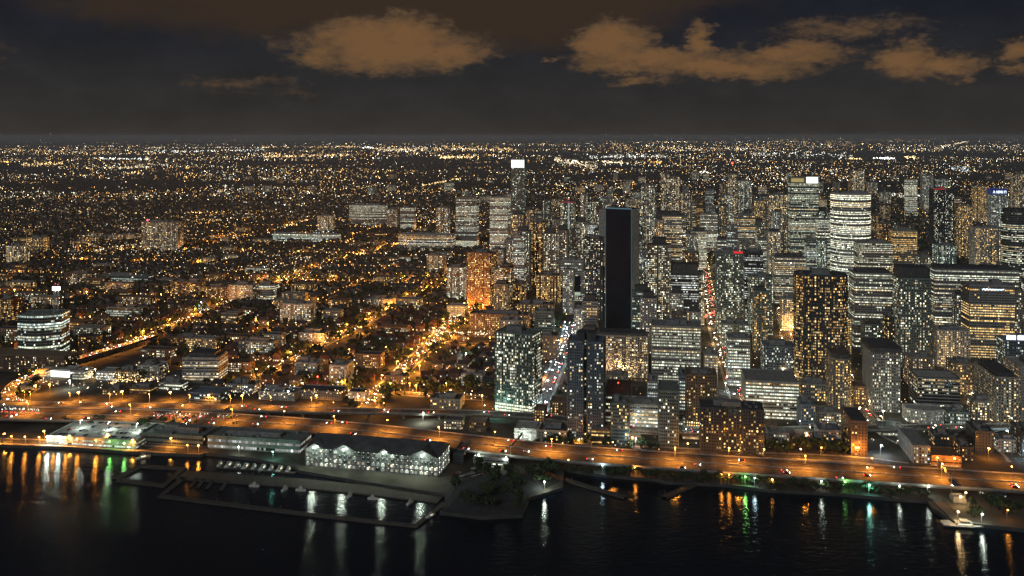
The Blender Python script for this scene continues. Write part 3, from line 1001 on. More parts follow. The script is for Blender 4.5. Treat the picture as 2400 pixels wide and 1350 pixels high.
b('crownt', 'dark glass tower with a black overhanging crown', 2107, 2182, 652, 862, 30, 'glass', lit=.36, pal='mix', crown=12, crown_w=.94)
b('goldm', 'gold-windowed apartment block below the white-banded office', 2196, 2274, 774, 860, 26, 'grid', lit=.6, pal='gold', gain=1.50)
b('signb', 'office with amber floors and a blue-white script sign', 2272, 2378, 668, 840, 30, 'office', lit=.62, pal='gold', wall='concrete_grey', gain=1.35)
b('widetop', 'very wide office block with white bands under a flat dark roof', 2190, 2388, 632, 770, 36, 'office', lit=.7, pal='fluo', crown=3, crown_w=.92)
b('whsign', 'glass block with two white-lit panels on its roof at the eastern edge', 2356, 2440, 798, 900, 26, 'glass', lit=.35, pal='cold', wall='steel_blue')
b('paleap', 'pale apartment block with small mixed windows left of the black tower', 1346, 1394, 724, 812, 24, 'grid', lit=.5, pal='home')
b('black', 'huge blank black tower with a pale blue edge', 1419, 1480, 490, 802, 34, 'blank', yaw=R(15), units=False, roof='roof_dark')
b('stub', 'narrow apartment block at the eastern foot of the black tower', 1491, 1516, 728, 800, 24, 'grid', lit=.5, pal='home')
b('roundcr', 'residential tower with a round black crown', 1518, 1572, 574, 775, 28, 'resi', lit=.5, pal='mix', crown=9, crown_w=.6)
b('whiteb', 'office tower with brilliant white floor bands under a dark cap', 1569, 1637, 642, 775, 28, 'bands', lit=.85, pal='white', crown=13, crown_w=.97, wall='metal_dark', slabh=1.0)
b('glasst', 'glass tower with a red-lit roof at the canyon street', 1680, 1742, 594, 782, 28, 'glass', lit=.46, pal='fluo', beacon=(3, .8, 1.0))
b('glassu', 'shorter glass block with white ribbon windows beside the red-lit roof', 1745, 1788, 590, 745, 26, 'office', lit=.6, pal='white', wall='metal_dark')
b('darkap', 'dark apartment tower close to the western side of the black tower', 1368, 1412, 558, 750, 26, 'resi', lit=.34, pal='mix', wall='metal_dark')
b('orap', 'squat orange apartment block west of the pale framed office', 1257, 1310, 644, 712, 24, 'punch', lit=.8, pal='gold', wall='concrete_brown', ww=.5)
b('frame', 'pale framed office with a large dark glass panel', 1314, 1368, 610, 705, 26, 'office', lit=.4, pal='fluo', wall='concrete_pale')
b('orange', 'orange brick apartment tower beside the bright boulevard', 1094, 1148, 592, 722, 28, 'punch', lit=.62, pal='orange', yaw=R(16), gain=1.95)
b('greya', 'grey apartment tower just east of the orange brick tower', 1150, 1180, 584, 690, 24, 'grid', lit=.5, pal='fluo', wall='concrete_grey')
b('finned', 'ribbed grey tower behind the grey apartment tower', 1182, 1216, 562, 672, 24, 'fins', lit=.4, pal='mix')
b('brownwide', 'wide brown apartment row with yellow windows behind the balconied tower', 1100, 1236, 736, 792, 24, 'punch', lit=.5, pal='gold', wall='concrete_brown')
b('browntwo', 'brown apartment block with lit stairwells behind the brown row', 1200, 1296, 712, 752, 22, 'punch', lit=.38, pal='gold', wall='concrete_brown')
b('brownthr', 'low red-brown block beside the steep bluish street', 1250, 1306, 786, 842, 24, 'punch', lit=.24, pal='orange', wall='concrete_brown')
b('arch', 'small block with a dazzling warm arcade between office towers', 1832, 1864, 700, 775, 22, 'grid', lit=.85, pal='orange', low=8, gain=2.10)

# middle ranks
b('warmap', 'brown apartment tower with strong yellow windows', 1243, 1280, 520, 668, 24, 'resi', lit=.62, pal='gold', wall='concrete_brown')
b('warmap2', 'lower brown apartment tower beside the strongly lit yellow one', 1284, 1310, 562, 678, 22, 'resi', lit=.5, pal='home', wall='concrete_brown')
b('redcap', 'slim tower with a red roof edge and a white stripe of light', 1314, 1346, 474, 640, 24, 'glass', lit=.42, pal='mix', beacon=(5, .9, 1.0))
b('crown', 'very tall dark glass tower with a white-lit crown', 1198, 1229, 392, 625, 26, 'glass', lit=.26, pal='cold', crown=0, units=False)
b('bandw', 'office tower with white floor bands west of the crowned tower', 1148, 1192, 462, 600, 28, 'bands', lit=.85, pal='fluo')
b('bandx', 'office tower with a yellow-lit drum at its base', 1068, 1117, 463, 582, 28, 'office', lit=.6, pal='fluo', low=6)
b('drum', 'low curved white-banded building below the western towers', 930, 1058, 550, 588, 40, 'bands', plan='bow', lit=.95, pal='home', units=False)
b('curve', 'pale curved apartment tower behind the round-crowned tower', 1503, 1538, 434, 636, 26, 'resi', plan='bow', lit=.6, pal='mix', wall='concrete_grey')
b('pairw', 'western one of two slim brown towers rising together', 1549, 1569, 408, 560, 22, 'resi', lit=.5, pal='home')
b('paire', 'eastern one of two slim brown towers rising together', 1572, 1592, 414, 560, 22, 'resi', lit=.5, pal='home')
b('whtop', 'office tower with one white band near its top and a dark cap', 1540, 1598, 506, 655, 28, 'bands', lit=.7, pal='home', crown=8, crown_w=.95)
b('wedge', 'squat green office with a sloped dark flank', 1620, 1656, 542, 632, 26, 'bands', lit=.7, pal='fluo', crown=5, crown_w=.8)
b('louvre', 'office block with close horizontal louvres north of the canyon street', 1642, 1682, 502, 596, 26, 'bands', lit=.8, pal='fluo')
b('redlight', 'tall thin tower carrying a bright red beacon', 1706, 1728, 408, 545, 24, 'resi', lit=.5, pal='home', beacon=(30, 3.2, 3.0))
b('palet', 'pale tower with small windows beside the red beacon', 1730, 1762, 424, 535, 24, 'grid', lit=.55, pal='fluo')
b('midsl', 'brown-grey office slab below the pale beacon-side tower', 1722, 1770, 504, 640, 26, 'office', lit=.6, pal='home')
b('logo', 'tall office tower with a white logo panel at its top', 1852, 1918, 428, 640, 30, 'office', lit=.66, pal='fluo', wall='steel_green', units=False)
b('warmsl', 'slab tower with warm yellow windows west of the logo tower', 1803, 1845, 456, 605, 26, 'resi', lit=.62, pal='home')
b('slimb', 'slim brown tower right behind the oval tower', 1996, 2026, 400, 530, 24, 'resi', lit=.55, pal='home')
b('oval', 'cream oval tower with curved white floor bands', 1955, 2050, 455, 690, 64, 'bands', plan='oval', lit=.78, pal='fluo', wall='concrete_pale', slabmat='paint_white', slabh=.9, gain=1.9)
b('ovalw', 'banded office between the logo tower and the oval tower', 1916, 1952, 514, 645, 26, 'bands', lit=.75, pal='fluo')
b('widec', 'broad cream office with bright lower floors east of the oval tower', 2010, 2092, 568, 730, 28, 'office', lit=.78, pal='fluo', low=6, wall='concrete_warm')
b('goldc', 'tower with golden floors beside the broad cream office', 2094, 2150, 540, 700, 28, 'office', lit=.65, pal='gold', wall='concrete_warm')
b('darkgl', 'dark ribbed glass tower with a red line on its roof', 2188, 2236, 444, 655, 28, 'fins', lit=.36, pal='fluo', wall='metal_dark', beacon=(4, 1.2, 1.0))
b('cubegl', 'glass cube block with a bright white court beside it', 2196, 2242, 574, 672, 26, 'glass', lit=.5, pal='cold')
b('goldap', 'golden apartment slab with a dark roof below the blue sign', 2284, 2354, 534, 675, 28, 'grid', lit=.6, pal='gold')
b('bluesign', 'tower crowned by a blue-lit sign with white lettering', 2322, 2362, 456, 565, 26, 'grid', lit=.55, pal='cold', units=False)
b('ovald', 'dark oval tower with a flat disc roof at the eastern edge', 2360, 2430, 497, 720, 44, 'bands', plan='oval', lit=.5, pal='fluo', wall='metal_dark', slabmat='concrete_grey', slabh=.6, crown=4, crown_w=.9)
b('midof', 'broad office with close small windows under a dark cap', 1816, 1888, 603, 712, 28, 'office', lit=.6, pal='mix', crown=4, crown_w=.85)
b('gapa', 'grey block between the crowned dark tower and the glass cube', 2156, 2188, 602, 720, 24, 'resi', lit=.5, pal='fluo')
b('gapb', 'dark amber block below the blue sign tower', 2246, 2280, 482, 605, 24, 'resi', lit=.5, pal='gold')
b('gapc', 'pale block with cream windows north of the canyon street', 1776, 1812, 562, 680, 24, 'office', lit=.6, pal='fluo')
b('gapd', 'brown block between the white-topped office and the canyon street', 1602, 1638, 592, 690, 24, 'resi', lit=.5, pal='home', wall='concrete_brown')
b('gape', 'plain pale concrete tower peeping out west of the black tower', 1404, 1418, 492, 640, 24, 'grid', lit=.0, pal='home')
b('gapf', 'low office with white bands west of the plain pale tower', 1350, 1398, 526, 612, 24, 'bands', lit=.8, pal='white')
b('gapg', 'cream lit block at the far side of the dark glass tower', 2124, 2150, 420, 505, 24, 'bands', lit=.8, pal='fluo')
b('gaph', 'plain grey block in the far rank behind the dark glass tower', 2162, 2188, 412, 495, 24, 'grid', lit=.3, pal='fluo')
b('gapi', 'blue-lit glass block in the far rank east of the plain grey block', 2199, 2222, 420, 505, 24, 'glass', lit=.6, pal='cold')
b('gapj', 'brown tower at the eastern edge above the dark oval tower', 2376, 2404, 408, 540, 24, 'resi', lit=.5, pal='home')
b('gapk', 'golden block between the dark amber block and the blue sign tower', 2284, 2316, 436, 520, 24, 'resi', lit=.6, pal='gold')
b('gapl', 'brown slab tower with orange rows west of the warm slab tower', 1768, 1800, 470, 590, 24, 'resi', lit=.45, pal='gold')
b('gapm', 'grey tower close behind the curved apartment tower', 1478, 1502, 520, 600, 24, 'grid', lit=.5, pal='mix')
b('gapn', 'brown tower just east of the pair of slim towers', 1596, 1622, 452, 560, 24, 'resi', lit=.5, pal='home')
b('gapo', 'dark tower with a thin cream stripe below the red beacon', 1684, 1704, 462, 560, 24, 'resi', lit=.4, pal='home', wall='metal_dark')
b('gapp', 'green-white slab between the logo tower and the broad capped office', 1890, 1914, 560, 660, 22, 'office', lit=.65, pal='cold')
b('gapq', 'cream podium block at the foot of the oval tower', 1956, 2000, 690, 740, 22, 'office', lit=.8, pal='fluo')
b('gapr', 'brown block with golden floors east of the gold-windowed tower', 1960, 1996, 745, 830, 22, 'grid', lit=.6, pal='gold')
b('gaps', 'narrow dark block between the banded tower and the black-crowned tower', 2080, 2104, 742, 850, 22, 'resi', lit=.4, pal='gold', wall='metal_dark')
b('gapt', 'grey low block with cream windows in front of the black-crowned tower', 2130, 2190, 838, 905, 22, 'resi', lit=.45, pal='home')
b('gapu', 'dark block with warm rows left of the brown apartment block', 1420, 1470, 880, 905, 20, 'resi', lit=.4, pal='home')
b('gapv', 'pale block on the corner of the canyon street with cream floors', 1652, 1682, 830, 905, 20, 'office', lit=.7, pal='home')

# western side
b('glassw', 'curved glass office glowing green-white with a lit mast on its roof', 34, 138, 738, 842, 34, 'bands', plan='bow', lit=.75, pal='cold', wall='steel_green', yaw=R(-16), units=False, gain=0.98, wh=.62, slabh=.7)
b('podw', 'brown grid-fronted podium block below the curved glass office', -40, 150, 832, 872, 26, 'grid', lit=.18, pal='home', wall='concrete_brown', units=False)
b('zig', 'terraced office with bright cream lower floors near the expressway', 428, 512, 838, 898, 28, 'bands', lit=.75, pal='home', yaw=R(-8), crown=4, crown_w=.7)
b('aptw', 'apartment block with dense warm windows in the middle of the dark houses', 652, 724, 712, 758, 26, 'grid', plan='bow', lit=.75, pal='home', gain=1.65)
b('longw', 'long apartment block with an even grid of windows on the diagonal avenue', 536, 592, 668, 706, 24, 'grid', lit=.6, pal='home')
b('rotw', 'round-fronted white block at the end of the long apartment block', 596, 640, 668, 702, 26, 'bands', plan='bow', lit=.7, pal='fluo')
b('hillap', 'tall apartment slab with a pink light on its roof in the far dark quarter', 332, 416, 520, 590, 26, 'grid', lit=.55, pal='home', wall='concrete_warm')
b('flood', 'low depot with a dazzling floodlit white front by the ramp', 112, 166, 866, 884, 18, 'bands', lit=1.0, pal='white', gain=5.00, units=False, fh=5)
b('flood2', 'small amber shop beside the floodlit depot', 82, 106, 868, 888, 16, 'bands', lit=.9, pal='gold', gain=2.40, units=False)
b('shopw', 'green-lit low shop row beside the amber tree lights', 170, 196, 868, 890, 16, 'bands', lit=.9, pal='fluo', units=False)
b('shopx', 'white-fronted low store with a lit canopy near the ramp', 226, 264, 870, 892, 18, 'bands', lit=.8, pal='white', units=False)
b('shopy', 'brown low store with rows of amber lamps', 268, 318, 868, 892, 18, 'grid', lit=.6, pal='gold', wall='concrete_brown')
b('shopz', 'block with a blue-lit window corner by the terraced office', 322, 372, 856, 890, 20, 'grid', lit=.35, pal='home')
b('teals', 'low teal-roofed hall behind the expressway', 442, 516, 920, 944, 22, 'bands', lit=.3, pal='cold', wall='steel_blue', units=False)
b('shedw', 'long low shed with a dark flat roof behind the expressway', 696, 798, 916, 936, 22, 'punch', lit=.12, pal='home', wall='concrete_warm', units=False)
b('shedx', 'pale low workshop west of the long dark shed', 606, 690, 918, 938, 20, 'punch', lit=.2, pal='home', wall='concrete_pale')
b('shedy', 'low hall with amber-lit wall between expressway and boulevard', 1008, 1078, 934, 958, 20, 'punch', lit=.5, pal='gold', wall='concrete_warm')
b('redap', 'grey apartment block beside a red sign near the boulevard', 772, 812, 856, 904, 22, 'grid', lit=.45, pal='mix')
b('row1', 'white-windowed low block in front of the hedge of dark trees', 690, 742, 850, 880, 20, 'grid', lit=.3, pal='home')
b('farw1', 'white-banded hospital slab on the western hillside', 818, 902, 480, 530, 26, 'office', lit=.55, pal='fluo')
b('farw2', 'grey block with a square yellow window patch on the hillside', 906, 932, 490, 536, 22, 'grid', lit=.4, pal='home', wall='concrete_grey')
b('farw3', 'pale block with fluorescent rows east of the yellow-patch block', 938, 970, 486, 540, 22, 'office', lit=.6, pal='fluo')
b('farw4', 'tall pale block above the curved white-banded building', 1022, 1050, 486, 560, 22, 'resi', lit=.5, pal='fluo')
b('farw5', 'low glass hall with a white-lit roof edge on the hillside', 640, 790, 548, 566, 24, 'bands', lit=.6, pal='cold', units=False)
b('farw6', 'tower block of cream windows left of the low glass hall', 744, 778, 505, 548, 22, 'resi', lit=.5, pal='home')
b('farw7', 'white-lit apartment block at the western edge', 14, 52, 575, 620, 22, 'resi', lit=.6, pal='home')
b('farw8', 'row block with warm windows east of the western edge block', 62, 100, 556, 592, 22, 'resi', lit=.5, pal='gold')
b('midw1', 'block of cream windows beside the orange brick tower', 1046, 1086, 626, 705, 24, 'resi', lit=.6, pal='fluo')
b('midw2', 'low amber-lit block at the foot of the orange brick tower', 1048, 1090, 716, 742, 20, 'bands', lit=.8, pal='gold', units=False)
b('midw3', 'grey flat block on the cross street', 1000, 1040, 598, 640, 22, 'resi', lit=.45, pal='home')
b('midw4', 'grid-fronted block beside the curved glass office', -10, 26, 700, 760, 22, 'grid', lit=.5, pal='gold', wall='concrete_brown')


for (l, r, tp, bs, dp, st, pl, wl, lab) in (
        (1100, 1138, 986, 1012, 16, 'grid', 'orange', 'concrete_brown', 'small amber-lit depot under the pale viaduct west of the white-lit hall'),
        (1040, 1082, 984, 1006, 14, 'punch', 'home', 'concrete_warm', 'small cream shed under the pale viaduct near the billboard light'),
        (1290, 1328, 940, 985, 18, 'resi', 'gold', 'concrete_brown', 'narrow brown block on the east side of the steep bluish street'),
        (1252, 1276, 958, 1000, 16, 'grid', 'orange', 'concrete_brown', 'little orange block west of the steep bluish street'),
        (1345, 1384, 1040, 1056, 10, 'punch', 'gold', 'concrete_brown', 'tiny brown kiosk block in front of the twin tower'),
        (1800, 1850, 1014, 1040, 16, 'grid', 'mix', 'concrete_grey', 'low grey block beside the brown recessed block'),
        (1858, 1906, 1022, 1046, 14, 'resi', 'gold', 'concrete_brown', 'low brown block in the grove west of the brick tower'),
        (2060, 2120, 1000, 1022, 16, 'bands', 'mix', 'concrete_grey', 'low pale parking block below the ribbed tower'),
        (2190, 2240, 1020, 1046, 18, 'punch', 'gold', 'metal_dark', 'dark warehouse between the viaduct and the orange warehouse'),
        (2340, 2388, 1030, 1060, 16, 'resi', 'mix', 'concrete_grey', 'small grey block at the eastern edge street'),
        (1690, 1738, 1000, 1026, 12, 'bands', 'cold', 'steel_green', 'small green-glass lobby behind the recess of the brown block'),
        (2280, 2330, 940, 985, 18, 'resi', 'home', 'concrete_warm', 'cream block on the west side of the large eastern apartments'),
        (2000, 2040, 905, 948, 18, 'resi', 'orange', 'concrete_brown', 'brown block squeezed between the curved roof and the ribbed block'),
        (1880, 1940, 900, 940, 20, 'resi', 'gold', 'concrete_grey', 'grey block with gold windows in front of the big gold tower'),
        (1420, 1500, 1020, 1036, 10, 'bands', 'home', 'concrete_warm', 'flat arcade with cream lights at the foot of the short block'),
        (1550, 1600, 985, 1010, 14, 'office', 'white', 'concrete_grey', 'low white office tucked behind the nearly black slab'),
        (20, 76, 905, 918, 12, 'bands', 'home', 'concrete_grey', 'low pale store inside the curve of the ramp'),
        (300, 352, 908, 922, 14, 'bands', 'gold', 'concrete_brown', 'amber market hall on the western yard'),
        (240, 290, 912, 926, 14, 'punch', 'gold', 'concrete_brown', 'brown shed beside the amber market hall'),
        (372, 424, 896, 914, 14, 'bands', 'fluo', 'concrete_grey', 'low green-lit store west of the terraced office'),
        (530, 596, 900, 920, 16, 'punch', 'home', 'concrete_grey', 'grey workshop east of the terraced office'),
        (816, 856, 918, 940, 14, 'punch', 'home', 'concrete_pale', 'pale shed at the lower end of the boulevard'),
        (900, 950, 880, 900, 14, 'punch', 'gold', 'concrete_brown', 'brown hall east of the boulevard foot'),
        (1080, 1130, 876, 905, 16, 'grid', 'fluo', 'concrete_grey', 'grey low block west of the balconied tower'),
        (560, 640, 800, 830, 16, 'grid', 'mix', 'concrete_grey', 'grey school block among the houses with greenish rows'),
        (700, 760, 780, 800, 16, 'punch', 'home', 'concrete_pale', 'pale low hall on the narrow diagonal street'),
        (400, 470, 790, 815, 16, 'grid', 'orange', 'concrete_brown', 'brown flats beside the upper end of the ramp'),
        (860, 920, 700, 720, 16, 'grid', 'home', 'concrete_grey', 'grey flats near the top of the narrow street'),
        (250, 330, 720, 742, 16, 'bands', 'cold', 'steel_green', 'low glass hall with pale roof lights west of the avenue'),
        (230, 345, 645, 660, 20, 'bands', 'cold', 'steel_green', 'sports hall with a floodlit pale roof on the western hillside'),
        (400, 470, 660, 690, 16, 'grid', 'orange', 'concrete_brown', 'brown flats on the upper avenue'),
        (480, 530, 672, 700, 16, 'grid', 'gold', 'concrete_brown', 'golden flats left of the long apartment block'),
        (150, 215, 640, 668, 16, 'resi', 'home', 'concrete_brown', 'dim brown flats on the dark western hillside')):
    b(lab[:24], lab, l, r, tp, bs, dp, st, pal=pl, wall=wl, units=(r - l) > 45)

# ---- crowns, signs and other special parts
def sign_on(key, dx0, dx1, z0, z1, col, gain, name='sign', out=.5, mat=None):
    root, w, h, d = BLD[key]
    m = MB()
    m.box(dx0 * w, dx1 * w, -out, -out + .3, z0, z1, glow=np.array(col) * gain)
    return m.build(name, WIN, root)


def strokes_on(key, segs, z0, col, gain, out=1.0):
    root, w, h, d = BLD[key]
    m = MB()
    for x0, y0, x1, y1, t in segs:
        a, c = Vector((x0, 0, y0)), Vector((x1, 0, y1))
        u = (c - a) / 2
        n = Vector((-u.z, 0, u.x)).normalized() * t / 2
        mid = (a + c) / 2
        m.xbox((mid.x, -out, z0 + mid.z), (u.x, 0, u.z), (0, .12, 0), (n.x, 0, n.z), glow=np.array(col) * gain)
    o = m.build('sign_lettering', WIN, root)
    return o


root, w, h, d = BLD['crown']
m = MB()
for k in range(7):                           # lit lantern of white fins
    x = -w / 2 + w * (k + .5) / 7
    m.box(x - w * .055, x + w * .055, -.3, .3, h - 1, h + 15, glow=(1.6, 1.75, 1.6))
tag(m.build('crown_fin', WIN, root), kind='stuff')
m = MB(); m.box(-w / 2, w / 2, .8, d, h - 1.0, h + 15.5); m.build('plant_storey', MATS['metal_dark'], root)
m = MB(); m.box(-w / 2 - .4, w / 2 + .4, -.6, d + .4, h + 15.5, h + 16.4); m.build('roof_plate', MATS['concrete_pale'], root)

root, w, h, d = BLD['logo']
m = MB(); m.box(-w / 2, w / 2, .5, d, h - 1.0, h + 11); m.build('plant_storey', MATS['concrete_warm'], root)
m = MB(); m.box(w * .08, w * .48, -.2, .2, h - 1.0, h + 11, glow=(2.2, 2.3, 2.1)); m.build('sign', WIN, root)
m = MB(); m.box(-w * .46, -w * .02, .2, .45, h + 1.0, h + 8, glow=(.42, .33, .12)); m.build('lit_panel', WIN, root)
strokes_on('logo', [(w * .13, 2.6, w * .2, 3.6, .5), (w * .2, 3.6, w * .27, 2.8, .5), (w * .27, 2.8, w * .36, 4.0, .5), (w * .36, 4.0, w * .42, 6.2, .6), (w * .22, 6.4, w * .27, 7.2, .5)], h, (.35, .4, .38), 1.0, .42)

root, w, h, d = BLD['bluesign']
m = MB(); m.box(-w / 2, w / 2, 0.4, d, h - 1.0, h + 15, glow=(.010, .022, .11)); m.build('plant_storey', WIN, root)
L = w * .055
sg = []
x = -w * .36
for ch in 'A-NIMN PI':                       # upright strokes like the half-legible name in the picture
    if ch == 'A': sg += [(x, 3, x + L, 10, .9), (x + L, 10, x + 2 * L, 3, .9), (x + .5 * L, 5.5, x + 1.5 * L, 5.5, .8)]
    if ch == '-': sg += [(x, 6.5, x + L, 6.5, .9)]
    if ch == 'N': sg += [(x, 3, x, 10, .9), (x, 10, x + 1.4 * L, 3, .9), (x + 1.4 * L, 3, x + 1.4 * L, 10, .9)]
    if ch == 'I': sg += [(x, 3, x, 10, .9)]
    if ch == 'M': sg += [(x, 3, x, 10, .9), (x, 10, x + .8 * L, 5, .9), (x + .8 * L, 5, x + 1.6 * L, 10, .9), (x + 1.6 * L, 10, x + 1.6 * L, 3, .9)]
    if ch == 'P': sg += [(x, 3, x, 10, .9), (x, 10, x + L, 9, .9), (x + L, 9, x, 6.5, .9)]
    x += {'A': 2.4, '-': 1.5, 'N': 2.0, 'I': .9, 'M': 2.2, 'P': 1.6, ' ': 1.2}[ch] * L
strokes_on('bluesign', sg, h, (.75, .88, 1.0), 2.2, .2)

root, w, h, d = BLD['signb']
xs = np.linspace(-w * .22, w * .26, 15)
zs = [-6.2, -4.6, -6.0, -4.4, -6.0, -4.8, -5.8, -5.0, -5.8, -5.2, -5.8, -5.2, -5.6, -5.3, -4.9]
strokes_on('signb', [(xs[i], zs[i], xs[i + 1], zs[i + 1], 1.1) for i in range(14)], h, (.62, .82, 1.0), 2.4, .75)

root, w, h, d = BLD['whsign']
for a0, a1 in ((-.46, -.2), (-.15, .1), (.18, .46)):
    m = MB(); m.box(a0 * w, a1 * w, .3, .7, h + .2, h + 5.2, glow=(1.5, 1.65, 2.1)); m.build('lit_panel', WIN, root)

root, w, h, d = BLD['redcap']
m = MB(); m.box(w * .04, w * .13, -.6, -.2, h * .5, h - 1, glow=(.28, .32, .30)); m.build('light_strip', WIN, root)
m = MB(); m.box(-w / 2 - .3, w / 2 + .3, -.5, -.1, h - .6, h + .8, glow=(.30, .02, .03)); m.build('red_cornice', WIN, root)

root, w, h, d = BLD['glasst']
m = MB(); m.box(w * .15, w * .5, 6, 6.4, h - .5, h + 2.0, glow=(.9, .03, .04)); m.build('red_cornice', WIN, root)
root, w, h, d = BLD['darkgl']
m = MB(); m.box(-w * .5, w * .1, -.3, .1, h - .2, h + 1.4, glow=(.42, .03, .03)); m.build('red_cornice', WIN, root)

root, w, h, d = BLD['hillap']
m = MB(); octa(m, np.array([[-w * .36, 3, h + 3]]), 3.2, np.array([[2.2, .35, .55]])); m.build('beacon', WIN, root)

root, w, h, d = BLD['frame']
m = MB(); m.box(-w * .40, w * .36, -.5, -.36, h * .22, h * .62); m.build('glass_panel', MATS['black_glass'], root)
m = MB(); m.box(-w * .40, w * .36, -.6, -.3, h * .14, h * .22, glow=(.40, .50, .38)); m.build('lit_panel', WIN, root)

# the black tower: edge strips and top rail given a faint glow to look lit, faint floor lines already in the blank facade
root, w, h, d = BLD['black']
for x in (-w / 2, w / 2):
    m = MB(); m.box(x - .6, x + .6, -.6, .6, 0, h + .4, glow=(.035, .062, .070)); m.build('glow_strip', WIN, root)
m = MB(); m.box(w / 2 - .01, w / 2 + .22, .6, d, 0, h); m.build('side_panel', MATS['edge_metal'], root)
m = MB(); m.box(-w / 2, w / 2, -.5, .5, h + .02, h + 1.6, glow=(.07, .13, .17)); m.build('glow_rail', WIN, root)

# curved glass office: lattice mast with white panel, bright canopy at the foot
root, w, h, d = BLD['glassw']
m = MB()
mx, my, mh = w * .30, d * .55, 26
for sx in (-2.2, 2.2):
    for sy in (-2.2, 2.2):
        m.tube([(mx + sx, my + sy, h - 1), (mx + sx, my + sy, h + mh)], [.32, .32], 5)
for k in range(7):
    z = h + k * mh / 7
    for (a0, a1) in (((-2.2, -2.2), (2.2, -2.2)), ((2.2, -2.2), (2.2, 2.2)), ((2.2, 2.2), (-2.2, 2.2)), ((-2.2, 2.2), (-2.2, -2.2))):
        m.tube([(mx + a0[0], my + a0[1], z), (mx + a1[0], my + a1[1], z + mh / 7)], [.2, .2], 4)
m.build('lattice_mast', MATS['edge_metal'], root)
m = MB(); m.box(mx - 4.2, mx + 4.2, my - 1, my + 1, h + mh, h + mh + 4.4, glow=(5, 5.6, 5.8)); m.build('sign', WIN, root)
m = MB(); octa(m, np.array([[mx - 1, my, h + mh + 8], [mx + 2, my, h + mh + 7]]), .7, np.array([[2.2, .15, .1], [2.2, .15, .1]])); m.build('beacon', WIN, root)
m = MB(); m.box(-w * .05, w * .46, -3.5, -3.0, -1 + 5, 5 + 4, glow=(2.2, 2.4, 2.0)); m.build('lit_canopy', WIN, root)

root, w, h, d = BLD['flood']
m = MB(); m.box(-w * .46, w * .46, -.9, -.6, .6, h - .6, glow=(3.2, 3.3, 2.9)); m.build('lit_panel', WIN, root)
m = MB(); m.box(-w * .5, w * .5, -4.0, -.95, h - .5, h - .1); m.build('canopy', MATS['concrete_pale'], root)

